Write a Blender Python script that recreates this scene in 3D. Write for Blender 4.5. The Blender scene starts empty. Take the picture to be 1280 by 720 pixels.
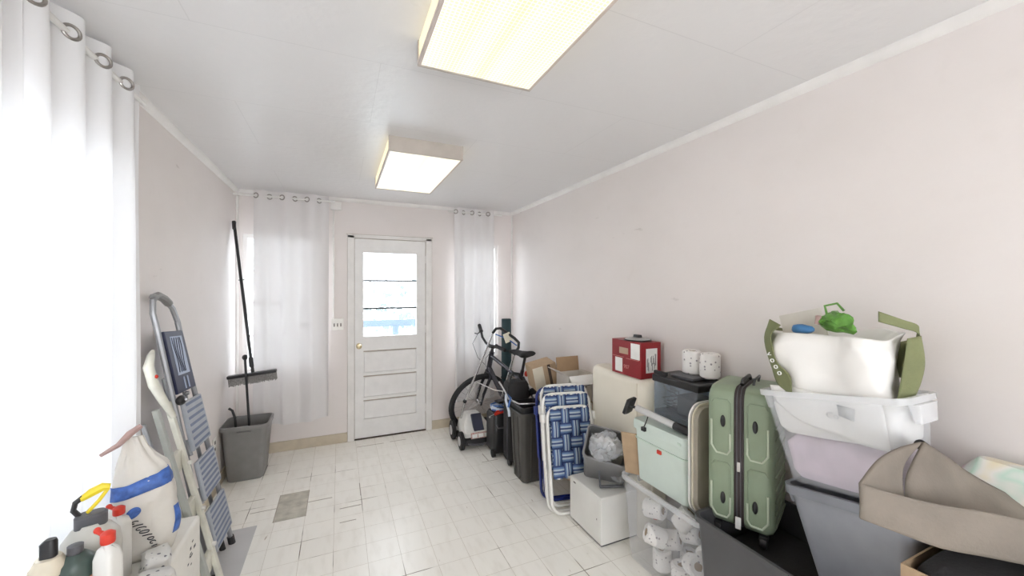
import bpy, bmesh, math, random
from mathutils import Vector, Matrix, noise
PI = math.pi
random.seed(7)
S = bpy.context.scene
COL = S.collection
R = math.radians

# ------------------------------------------------------------------ materials
def nd(nt, t, **kw):
    n = nt.nodes.new(t)
    for k, v in kw.items(): setattr(n, k, v)
    return n
def mat(name, col, rough=.5, metal=0, var=.06, scale=14, bump=0, bscale=120, emit=None, es=0, coat=0, spec=.5):
    m = bpy.data.materials.new(name); m.use_nodes = True
    nt = m.node_tree; p = nt.nodes['Principled BSDF']
    p.inputs['Roughness'].default_value = rough; p.inputs['Metallic'].default_value = metal
    p.inputs['Coat Weight'].default_value = coat; p.inputs['Specular IOR Level'].default_value = spec
    tc = nd(nt, 'ShaderNodeTexCoord')
    nz = nd(nt, 'ShaderNodeTexNoise'); nz.inputs['Scale'].default_value = scale; nz.inputs['Detail'].default_value = 4
    nt.links.new(tc.outputs['Object'], nz.inputs['Vector'])
    cr = nd(nt, 'ShaderNodeValToRGB')
    a = [max(0, c*(1-var)) for c in col]; b = [min(1, c*(1+var)) for c in col]
    cr.color_ramp.elements[0].color = (*a, 1); cr.color_ramp.elements[0].position = .3
    cr.color_ramp.elements[1].color = (*b, 1); cr.color_ramp.elements[1].position = .7
    nt.links.new(nz.outputs['Fac'], cr.inputs['Fac'])
    nt.links.new(cr.outputs['Color'], p.inputs['Base Color'])
    if bump:
        n2 = nd(nt, 'ShaderNodeTexNoise'); n2.inputs['Scale'].default_value = bscale
        nt.links.new(tc.outputs['Object'], n2.inputs['Vector'])
        bp = nd(nt, 'ShaderNodeBump'); bp.inputs['Strength'].default_value = bump; bp.inputs['Distance'].default_value = .004
        nt.links.new(n2.outputs['Fac'], bp.inputs['Height']); nt.links.new(bp.outputs['Normal'], p.inputs['Normal'])
    if emit:
        p.inputs['Emission Color'].default_value = (*emit, 1); p.inputs['Emission Strength'].default_value = es
    return m

def sheer(name, trans, diff, transp, col=(.95, .94, .93), weave=True):
    m = bpy.data.materials.new(name); m.use_nodes = True
    nt = m.node_tree; nt.nodes.clear()
    out = nd(nt, 'ShaderNodeOutputMaterial')
    d = nd(nt, 'ShaderNodeBsdfDiffuse'); t = nd(nt, 'ShaderNodeBsdfTranslucent'); tr = nd(nt, 'ShaderNodeBsdfTransparent')
    d.inputs['Color'].default_value = (*col, 1); t.inputs['Color'].default_value = (*col, 1)
    m1 = nd(nt, 'ShaderNodeMixShader'); m1.inputs[0].default_value = trans/(trans+diff)
    nt.links.new(d.outputs[0], m1.inputs[1]); nt.links.new(t.outputs[0], m1.inputs[2])
    m2 = nd(nt, 'ShaderNodeMixShader')
    if weave:
        tc = nd(nt, 'ShaderNodeTexCoord'); nz = nd(nt, 'ShaderNodeTexNoise'); nz.inputs['Scale'].default_value = 30
        mp = nd(nt, 'ShaderNodeMapping'); mp.inputs['Scale'].default_value = (1, 1, .05)
        nt.links.new(tc.outputs['Object'], mp.inputs['Vector']); nt.links.new(mp.outputs[0], nz.inputs['Vector'])
        mr = nd(nt, 'ShaderNodeMapRange'); mr.inputs['To Min'].default_value = transp*.6; mr.inputs['To Max'].default_value = transp*1.4
        nt.links.new(nz.outputs['Fac'], mr.inputs['Value']); nt.links.new(mr.outputs[0], m2.inputs[0])
    else: m2.inputs[0].default_value = transp
    nt.links.new(m1.outputs[0], m2.inputs[1]); nt.links.new(tr.outputs[0], m2.inputs[2])
    nt.links.new(m2.outputs[0], out.inputs['Surface'])
    return m

def clear_plastic(name, col, alpha, rough=.15, spec=.5, tint=(1, 1, 1)):
    """see-through plastic: tinted transparency, milky diffuse body and a glossy skin"""
    m = bpy.data.materials.new(name); m.use_nodes = True
    nt = m.node_tree; nt.nodes.clear()
    out = nd(nt, 'ShaderNodeOutputMaterial')
    tr = nd(nt, 'ShaderNodeBsdfTransparent'); tr.inputs['Color'].default_value = (*tint, 1)
    p = nd(nt, 'ShaderNodeBsdfPrincipled'); p.inputs['Base Color'].default_value = (*col, 1)
    p.inputs['Roughness'].default_value = rough; p.inputs['Specular IOR Level'].default_value = spec
    nz = nd(nt, 'ShaderNodeTexNoise'); nz.inputs['Scale'].default_value = 6
    tc = nd(nt, 'ShaderNodeTexCoord'); nt.links.new(tc.outputs['Object'], nz.inputs['Vector'])
    mr = nd(nt, 'ShaderNodeMapRange'); mr.inputs['To Min'].default_value = max(0, alpha-.06); mr.inputs['To Max'].default_value = min(1, alpha+.06)
    nt.links.new(nz.outputs['Fac'], mr.inputs['Value'])
    mx = nd(nt, 'ShaderNodeMixShader'); nt.links.new(mr.outputs[0], mx.inputs[0])
    nt.links.new(tr.outputs[0], mx.inputs[1]); nt.links.new(p.outputs[0], mx.inputs[2])
    nt.links.new(mx.outputs[0], out.inputs['Surface'])
    return m

def paint_wall(name, base, dirt_shade, amt=.5, peel=.0):
    m = bpy.data.materials.new(name); m.use_nodes = True
    nt = m.node_tree; p = nt.nodes['Principled BSDF']; p.inputs['Roughness'].default_value = .62
    tc = nd(nt, 'ShaderNodeTexCoord')
    def nz(s, det=5, vs=(1, 1, 1)):
        mp = nd(nt, 'ShaderNodeMapping'); mp.inputs['Scale'].default_value = vs
        n = nd(nt, 'ShaderNodeTexNoise'); n.inputs['Scale'].default_value = s; n.inputs['Detail'].default_value = det
        nt.links.new(tc.outputs['Object'], mp.inputs['Vector']); nt.links.new(mp.outputs[0], n.inputs['Vector']); return n
    a = nz(1.7, 7, (1, 1, 1.4)); b = nz(9, 6)
    r1 = nd(nt, 'ShaderNodeMapRange'); r1.inputs['From Min'].default_value = .42; r1.inputs['From Max'].default_value = .75
    nt.links.new(a.outputs['Fac'], r1.inputs['Value'])
    r2 = nd(nt, 'ShaderNodeMapRange'); r2.inputs['From Min'].default_value = .62; r2.inputs['From Max'].default_value = .8
    nt.links.new(b.outputs['Fac'], r2.inputs['Value'])
    ad = nd(nt, 'ShaderNodeMath', operation='MULTIPLY_ADD'); ad.inputs[1].default_value = .6
    nt.links.new(r2.outputs[0], ad.inputs[0]); nt.links.new(r1.outputs[0], ad.inputs[2])
    sc = nd(nt, 'ShaderNodeMath', operation='MULTIPLY', use_clamp=True); sc.inputs[1].default_value = amt
    nt.links.new(ad.outputs[0], sc.inputs[0])
    mx = nd(nt, 'ShaderNodeMix', data_type='RGBA'); mx.inputs['A'].default_value = (*base, 1); mx.inputs['B'].default_value = (*dirt_shade, 1)
    nt.links.new(sc.outputs[0], mx.inputs['Factor'])
    # small scuff marks
    c = nz(5.5, 8, (1, .6, 2)); r3 = nd(nt, 'ShaderNodeMapRange'); r3.inputs['From Min'].default_value = .71; r3.inputs['From Max'].default_value = .76
    r3.inputs['To Max'].default_value = .45
    nt.links.new(c.outputs['Fac'], r3.inputs['Value'])
    m2 = nd(nt, 'ShaderNodeMix', data_type='RGBA'); m2.inputs['B'].default_value = (.35, .3, .27, 1)
    nt.links.new(mx.outputs['Result'], m2.inputs['A']); nt.links.new(r3.outputs[0], m2.inputs['Factor'])
    nt.links.new(m2.outputs['Result'], p.inputs['Base Color'])
    bn = nz(60, 3); bp = nd(nt, 'ShaderNodeBump'); bp.inputs['Strength'].default_value = .12; bp.inputs['Distance'].default_value = .004
    nt.links.new(bn.outputs['Fac'], bp.inputs['Height']); nt.links.new(bp.outputs['Normal'], p.inputs['Normal'])
    return m

def floor_mat():
    m = bpy.data.materials.new('vinyl floor tiles'); m.use_nodes = True
    nt = m.node_tree; p = nt.nodes['Principled BSDF']
    tc = nd(nt, 'ShaderNodeTexCoord'); L = nt.links.new
    mp = nd(nt, 'ShaderNodeMapping'); mp.inputs['Location'].default_value = (.034, .013, 0); L(tc.outputs['Object'], mp.inputs['Vector'])
    bk = nd(nt, 'ShaderNodeTexBrick', offset=0, squash=1)
    bk.inputs['Scale'].default_value = 1; bk.inputs['Brick Width'].default_value = .1795; bk.inputs['Row Height'].default_value = .1795
    bk.inputs['Mortar Size'].default_value = .0011; bk.inputs['Mortar Smooth'].default_value = .3
    bk.inputs['Color1'].default_value = (.93, .905, .845, 1); bk.inputs['Color2'].default_value = (.90, .875, .815, 1)
    bk.inputs['Mortar'].default_value = (.60, .55, .47, 1); bk.inputs['Bias'].default_value = -.2
    L(mp.outputs[0], bk.inputs['Vector'])
    # dark open seams, only here and there
    b2 = nd(nt, 'ShaderNodeTexBrick', offset=0, squash=1)
    b2.inputs['Scale'].default_value = 1; b2.inputs['Brick Width'].default_value = .1795; b2.inputs['Row Height'].default_value = .1795
    b2.inputs['Mortar Size'].default_value = .0026; b2.inputs['Mortar Smooth'].default_value = .2
    L(mp.outputs[0], b2.inputs['Vector'])
    nz = nd(nt, 'ShaderNodeTexNoise'); nz.inputs['Scale'].default_value = 2.6; nz.inputs['Detail'].default_value = 3; L(tc.outputs['Object'], nz.inputs['Vector'])
    r = nd(nt, 'ShaderNodeMapRange'); r.inputs['From Min'].default_value = .56; r.inputs['From Max'].default_value = .68; L(nz.outputs['Fac'], r.inputs['Value'])
    mu = nd(nt, 'ShaderNodeMath', operation='MULTIPLY'); L(b2.outputs['Fac'], mu.inputs[0]); L(r.outputs[0], mu.inputs[1])
    mx = nd(nt, 'ShaderNodeMix', data_type='RGBA'); mx.inputs['B'].default_value = (.16, .12, .08, 1)
    L(bk.outputs['Color'], mx.inputs['A']); L(mu.outputs[0], mx.inputs['Factor'])
    # streaky marbling of the vinyl
    m3 = nd(nt, 'ShaderNodeMapping'); m3.inputs['Scale'].default_value = (9, 2.2, 1); m3.inputs['Rotation'].default_value = (0, 0, .4); L(tc.outputs['Object'], m3.inputs['Vector'])
    n3 = nd(nt, 'ShaderNodeTexNoise'); n3.inputs['Scale'].default_value = 2.4; n3.inputs['Detail'].default_value = 8; L(m3.outputs[0], n3.inputs['Vector'])
    r3 = nd(nt, 'ShaderNodeMapRange'); r3.inputs['From Min'].default_value = .5; r3.inputs['From Max'].default_value = .78; r3.inputs['To Max'].default_value = .38; L(n3.outputs['Fac'], r3.inputs['Value'])
    mx2 = nd(nt, 'ShaderNodeMix', data_type='RGBA'); mx2.inputs['B'].default_value = (.70, .66, .58, 1)
    L(mx.outputs['Result'], mx2.inputs['A']); L(r3.outputs[0], mx2.inputs['Factor'])
    # short brown cracks
    m5 = nd(nt, 'ShaderNodeMapping'); m5.inputs['Scale'].default_value = (30, 7, 1); L(tc.outputs['Object'], m5.inputs['Vector'])
    n5 = nd(nt, 'ShaderNodeTexNoise'); n5.inputs['Scale'].default_value = 1; n5.inputs['Detail'].default_value = 2; L(m5.outputs[0], n5.inputs['Vector'])
    r5 = nd(nt, 'ShaderNodeMapRange'); r5.inputs['From Min'].default_value = .74; r5.inputs['From Max'].default_value = .78; r5.inputs['To Max'].default_value = .7; L(n5.outputs['Fac'], r5.inputs['Value'])
    mx5 = nd(nt, 'ShaderNodeMix', data_type='RGBA'); mx5.inputs['B'].default_value = (.33, .24, .15, 1)
    L(mx2.outputs['Result'], mx5.inputs['A']); L(r5.outputs[0], mx5.inputs['Factor'])
    L(mx5.outputs['Result'], p.inputs['Base Color'])
    p.inputs['Roughness'].default_value = .3
    bp = nd(nt, 'ShaderNodeBump'); bp.inputs['Strength'].default_value = .25; bp.inputs['Distance'].default_value = .002; bp.invert = True
    L(b2.outputs['Fac'], bp.inputs['Height']); 
    n6 = nd(nt, 'ShaderNodeTexNoise'); n6.inputs['Scale'].default_value = 3; L(tc.outputs['Object'], n6.inputs['Vector'])
    bp2 = nd(nt, 'ShaderNodeBump'); bp2.inputs['Strength'].default_value = .12; bp2.inputs['Distance'].default_value = .02
    L(n6.outputs['Fac'], bp2.inputs['Height']); L(bp.outputs[0], bp2.inputs['Normal']); L(bp2.outputs[0], p.inputs['Normal'])
    return m

def ceiling_mat():
    m = bpy.data.materials.new('painted ceiling board'); m.use_nodes = True
    nt = m.node_tree; p = nt.nodes['Principled BSDF']; L = nt.links.new
    tc = nd(nt, 'ShaderNodeTexCoord')
    mp = nd(nt, 'ShaderNodeMapping'); mp.inputs['Location'].default_value = (-.15, .2, 0); L(tc.outputs['Object'], mp.inputs['Vector'])
    bk = nd(nt, 'ShaderNodeTexBrick', offset=.5, squash=1); bk.inputs['Scale'].default_value = 1
    bk.inputs['Brick Width'].default_value = 1.22; bk.inputs['Row Height'].default_value = .61
    bk.inputs['Mortar Size'].default_value = .0025; bk.inputs['Mortar Smooth'].default_value = .6
    bk.inputs['Color1'].default_value = (.735, .725, .725, 1); bk.inputs['Color2'].default_value = (.73, .72, .72, 1); bk.inputs['Mortar'].default_value = (.66, .65, .65, 1)
    L(mp.outputs[0], bk.inputs['Vector'])
    L(bk.outputs['Color'], p.inputs['Base Color']); p.inputs['Roughness'].default_value = .33
    nz = nd(nt, 'ShaderNodeTexNoise'); nz.inputs['Scale'].default_value = 18; nz.inputs['Detail'].default_value = 5; L(tc.outputs['Object'], nz.inputs['Vector'])
    bp = nd(nt, 'ShaderNodeBump'); bp.inputs['Strength'].default_value = .3; bp.inputs['Distance'].default_value = .008; L(nz.outputs['Fac'], bp.inputs['Height'])
    L(bp.outputs[0], p.inputs['Normal'])
    return m

def speckle(name, base, mark, scale, thr, rough=.55):
    """base colour with small printed marks"""
    m = bpy.data.materials.new(name); m.use_nodes = True
    nt = m.node_tree; p = nt.nodes['Principled BSDF']; p.inputs['Roughness'].default_value = rough; L = nt.links.new
    tc = nd(nt, 'ShaderNodeTexCoord'); v = nd(nt, 'ShaderNodeTexVoronoi'); v.inputs['Scale'].default_value = scale
    L(tc.outputs['Object'], v.inputs['Vector'])
    r = nd(nt, 'ShaderNodeMapRange'); r.inputs['From Min'].default_value = thr; r.inputs['From Max'].default_value = thr+.05
    r.inputs['To Min'].default_value = 1; r.inputs['To Max'].default_value = 0
    L(v.outputs['Distance'], r.inputs['Value'])
    mx = nd(nt, 'ShaderNodeMix', data_type='RGBA'); mx.inputs['A'].default_value = (*base, 1); mx.inputs['B'].default_value = (*mark, 1)
    L(r.outputs[0], mx.inputs['Factor']); L(mx.outputs['Result'], p.inputs['Base Color'])
    return m

def webbing_mat(c_edge, c_mid, c_line):
    m = bpy.data.materials.new('striped webbing'); m.use_nodes = True
    nt = m.node_tree; p = nt.nodes['Principled BSDF']; p.inputs['Roughness'].default_value = .55; L = nt.links.new
    uv = nd(nt, 'ShaderNodeUVMap'); uv.uv_map = 'UVMap'; sx = nd(nt, 'ShaderNodeSeparateXYZ'); L(uv.outputs[0], sx.inputs[0])
    cr = nd(nt, 'ShaderNodeValToRGB'); e = cr.color_ramp; e.interpolation = 'CONSTANT'
    e.elements[0].position = 0; e.elements[0].color = (*c_edge, 1)
    e.elements[1].position = .14; e.elements[1].color = (*c_mid, 1)
    for ps, c in ((.28, c_line), (.43, c_edge), (.57, c_line), (.72, c_mid), (.86, c_edge)):
        k = e.elements.new(ps); k.color = (*c, 1)
    L(sx.outputs['X'], cr.inputs['Fac']); L(cr.outputs['Color'], p.inputs['Base Color'])
    return m

def lens_mat(name, strength, grid, x0, x1):
    """prismatic diffuser: fine grid of cells over two tubes"""
    m = bpy.data.materials.new(name); m.use_nodes = True
    nt = m.node_tree; p = nt.nodes['Principled BSDF']; L = nt.links.new
    tc = nd(nt, 'ShaderNodeTexCoord'); sx = nd(nt, 'ShaderNodeSeparateXYZ'); L(tc.outputs['Object'], sx.inputs[0])
    w = nd(nt, 'ShaderNodeMapRange'); w.inputs['From Min'].default_value = x0; w.inputs['From Max'].default_value = x1; L(sx.outputs['X'], w.inputs['Value'])
    cr = nd(nt, 'ShaderNodeValToRGB'); e = cr.color_ramp
    e.elements[0].color = (1, .95, .80, 1); e.elements[0].position = 0
    e.elements[1].color = (1, .92, .72, 1); e.elements[1].position = 1
    for ps, c in ((.25, (.95, .85, .60)), (.38, (1, .95, .78)), (.5, (.92, .80, .55)), (.62, (1, .95, .78)), (.76, (.97, .88, .64))):
        k = e.elements.new(ps); k.color = (*c, 1)
    L(w.outputs[0], cr.inputs['Fac'])
    mult = cr.outputs['Color']
    if grid:
        bk = nd(nt, 'ShaderNodeTexBrick', offset=0); bk.inputs['Scale'].default_value = 1
        bk.inputs['Brick Width'].default_value = grid; bk.inputs['Row Height'].default_value = grid; bk.inputs['Mortar Size'].default_value = grid*.24
        bk.inputs['Mortar Smooth'].default_value = 1
        bk.inputs['Color1'].default_value = (.84, .78, .58, 1); bk.inputs['Color2'].default_value = (.84, .78, .58, 1); bk.inputs['Mortar'].default_value = (1.3, 1.32, 1.35, 1)
        L(tc.outputs['Object'], bk.inputs['Vector'])
        mm = nd(nt, 'ShaderNodeMix', data_type='RGBA', blend_type='MULTIPLY'); mm.inputs['Factor'].default_value = 1
        L(cr.outputs['Color'], mm.inputs['A']); L(bk.outputs['Color'], mm.inputs['B']); mult = mm.outputs['Result']
    L(mult, p.inputs['Emission Color']); p.inputs['Emission Strength'].default_value = strength
    p.inputs['Base Color'].default_value = (.12, .11, .10, 1); p.inputs['Roughness'].default_value = .4
    return m

M = dict(
    wall=paint_wall('wall paint', (.785, .735, .715), (.715, .665, .635), .55),
    wall_b=paint_wall('back wall paint', (.785, .735, .715), (.715, .665, .635), .5),
    floor=floor_mat(), ceil=ceiling_mat(),
    trim=mat('white trim paint', (.80, .78, .76), .45, var=.05, scale=8),
    base=mat('tan cove base', (.56, .49, .38), .5, var=.06),
    doorp=mat('door paint', (.82, .81, .80), .4, var=.03),
    dirt_shade=mat('grime and shade line', (.42, .37, .32), .8), dark=mat('dark gap', (.06, .04, .03), .8),  # first one also draws the painted shade lines on the door panels
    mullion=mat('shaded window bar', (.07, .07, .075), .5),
    sub=mat('exposed subfloor', (.52, .49, .42), .7, var=.2, scale=16), slab=mat('grey floor area', (.56, .55, .55), .5, var=.04, scale=6),
    cur_l=sheer('sheer curtain left', .11, .89, .012, (.83, .83, .84)), cur_b=sheer('sheer curtain back', .085, .915, .015, (.77, .75, .75)),
    glass=clear_plastic('window glass', (.8, .9, 1), .06, .02),
    rodm=mat('white rod enamel', (.78, .77, .75), .35), ring=mat('brushed ring', (.36, .34, .32), .3, 1),
    fixmetal=mat('fixture end metal', (.50, .45, .40), .5, 0), fixframe=mat('fixture frame', (.60, .52, .48), .4),
    lens_far=lens_mat('far lens', .70, 0, .265, .715), lens_near=lens_mat('near lens', .69, .0135, .262, .712),
    brass=mat('aged brass', (.60, .50, .32), .3, 1), plate=mat('ivory plate', (.82, .80, .76), .4), slot=mat('slot', (.2, .18, .17), .6),
    grey_bin=mat('mid grey plastic', (.22, .215, .21), .45, bump=.1), black=mat('black plastic', (.018, .018, .02), .4),
    blackf=mat('black fabric', (.022, .021, .023), .85, bump=.4), bristle=mat('dark bristles', (.30, .29, .28), .9, var=.5, scale=150),
    alum=mat('ladder aluminium', (.36, .37, .39), .4, .6), alumw=mat('pale aluminium tube', (.66, .66, .66), .35, .3), stepg=mat('step grey plastic', (.40, .43, .48), .55), stepd=mat('step groove', (.17, .20, .30), .6),
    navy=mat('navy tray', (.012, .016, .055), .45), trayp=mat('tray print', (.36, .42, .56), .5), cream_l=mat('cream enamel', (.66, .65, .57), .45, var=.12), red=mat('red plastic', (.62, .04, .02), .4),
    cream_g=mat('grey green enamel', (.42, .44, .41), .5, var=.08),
    whitebox=mat('white laminate', (.80, .78, .73), .5, var=.04), white=mat('white plastic', (.74, .73, .70), .45, var=.04, scale=5),
    milk=mat('milky jug plastic', (.56, .545, .50), .35, var=.05), yellow=mat('yellow trigger', (.78, .62, .03), .4), collar=mat('dark grey collar', (.085, .085, .095), .45),
    tan=mat('tan plastic', (.66, .60, .48), .45), dgreen=mat('dark green tin', (.055, .085, .075), .35), orange=mat('orange label', (.78, .25, .07), .5),
    paper=speckle('printed paper pouch', (.68, .67, .65), (.12, .12, .15), 42, .20),
    sack=mat('white sack', (.66, .63, .58), .55, var=.05, scale=10, bump=.5, bscale=25), sackb=mat('blue sack print', (.05, .13, .42), .5, var=.35, scale=40), inkm=mat('black ink', (.04, .04, .05), .6),
    pink=mat('dusty pink strip', (.40, .27, .25), .7, var=.2),
    tyre=mat('tyre rubber', (.02, .02, .022), .75), steel=mat('polished steel', (.62, .62, .63), .25, 1), framem=mat('bike frame paint', (.05, .048, .06), .25, .3),
    navyroll=mat('dark teal roll', (.012, .04, .048), .6), mowerw=mat('mower white shell', (.74, .73, .70), .4), mowern=mat('mower battery door', (.03, .035, .06), .4), tag=mat('cream tag', (.78, .75, .62), .5),
    caution=speckle('caution label', (.50, .36, .33), (.42, .12, .10), 60, .3),
    bluec=mat('blue cord', (.05, .14, .40), .5), whitec=mat('pale strap', (.60, .66, .74), .5),
    trash=mat('dark brown grey bin', (.062, .058, .052), .42, bump=.1),
    web=webbing_mat((.028, .055, .175), (.11, .19, .36), (.36, .44, .52)), webl=webbing_mat((.022, .042, .17), (.09, .17, .38), (.30, .38, .48)),
    tubew=mat('white tube', (.80, .79, .76), .35), tuben=mat('navy tube', (.015, .03, .20), .35),
    card=mat('brown cardboard', (.42, .30, .19), .8, var=.08, scale=20), cardd=mat('inner cardboard', (.36, .24, .14), .85), cardw=mat('white cardboard', (.66, .62, .56), .75),
    foam=mat('cream vinyl', (.80, .75, .64), .5, var=.03, scale=4), redbox=mat('red carton', (.27, .016, .022), .4, var=.15, scale=8), label=mat('white label', (.82, .82, .80), .5), gold=mat('tan print', (.48, .34, .24), .5), pinkink=mat('pale red ink', (.60, .22, .2), .5),
    lidg=mat('silver lid', (.45, .45, .45), .3, .6), tankglass=clear_plastic('tank glass', (.60, .62, .66), .16, .06, .8, (.85, .9, .95)),
    tankin=mat('tank gravel', (.05, .05, .06), .7, var=.5, scale=60),
    rollp=speckle('patterned paper roll', (.82, .80, .78), (.30, .28, .30), 38, .17, .8), core=mat('roll core', (.35, .26, .18), .9),
    mint=mat('mint cooler plastic', (.62, .71, .655), .4, var=.02), mintd=mat('mint cooler rim', (.56, .68, .60), .4), brown_t=mat('taupe tray', (.30, .27, .22), .5),
    gbag=mat('grey bin plastic', (.20, .20, .205), .45), crinkle=clear_plastic('crinkled clear bag', (.70, .72, .76), .42, .12, 1),
    tub=clear_plastic('clear tub', (.80, .83, .90), .13, .15), tubrim=clear_plastic('clear tub rim', (.86, .87, .89), .40, .2),
    tubc=clear_plastic('cloudy tub', (.82, .85, .90), .17, .2), 
    dtub=mat('charcoal tote', (.07, .07, .075), .4), gtub=mat('slate grey tote', (.27, .28, .31), .4), gtubr=mat('slate rim', (.22, .23, .26), .4),
    sgreen=mat('sage suitcase shell', (.25, .31, .215), .38, var=.05), strim=mat('suitcase piping', (.50, .56, .44), .4), zipb=mat('zip band', (.035, .025, .025), .7),
    bagw=mat('white plastic bag', (.80, .785, .76), .4, var=.03, scale=6, bump=.3, bscale=12), olive=mat('olive tote fabric', (.185, .20, .095), .8, var=.1, bump=.3),
    leaf=mat('green wrapper', (.10, .26, .04), .4, var=.4, scale=30), blue=mat('blue item', (.04, .16, .35), .5), lilac=mat('lilac cloth', (.66, .56, .64), .8, var=.12, scale=9),
    taupe=mat('taupe felt', (.215, .185, .155), .85, var=.1, scale=10, bump=.3), greyp=mat('plain grey print', (.5, .5, .5), .6),  # flat grey for printed marks and hubcaps
    porch=mat('porch rail', (.10, .14, .18), .6), grass=mat('pale ground', (.75, .77, .76), .9), shrub=mat('shrub leaves', (.17, .22, .22), .8, var=.2, scale=6),
)
# pastel pattern
def pastel():
    m = bpy.data.materials.new('pastel wrap'); m.use_nodes = True; nt = m.node_tree; p = nt.nodes['Principled BSDF']; L = nt.links.new
    tc = nd(nt, 'ShaderNodeTexCoord'); n = nd(nt, 'ShaderNodeTexNoise'); n.inputs['Scale'].default_value = 7; L(tc.outputs['Object'], n.inputs['Vector'])
    cr = nd(nt, 'ShaderNodeValToRGB'); e = cr.color_ramp
    e.elements[0].position = .32; e.elements[0].color = (.72, .60, .36, 1); e.elements[1].position = .7; e.elements[1].color = (.70, .45, .5, 1)
    for ps, c in ((.44, (.75, .73, .68)), (.52, (.52, .68, .58)), (.6, (.78, .76, .74))):
        k = e.elements.new(ps); k.color = (*c, 1)
    L(n.outputs['Fac'], cr.inputs['Fac']); L(cr.outputs['Color'], p.inputs['Base Color']); p.inputs['Roughness'].default_value = .45
    return m
M['pastel'] = pastel()

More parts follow.
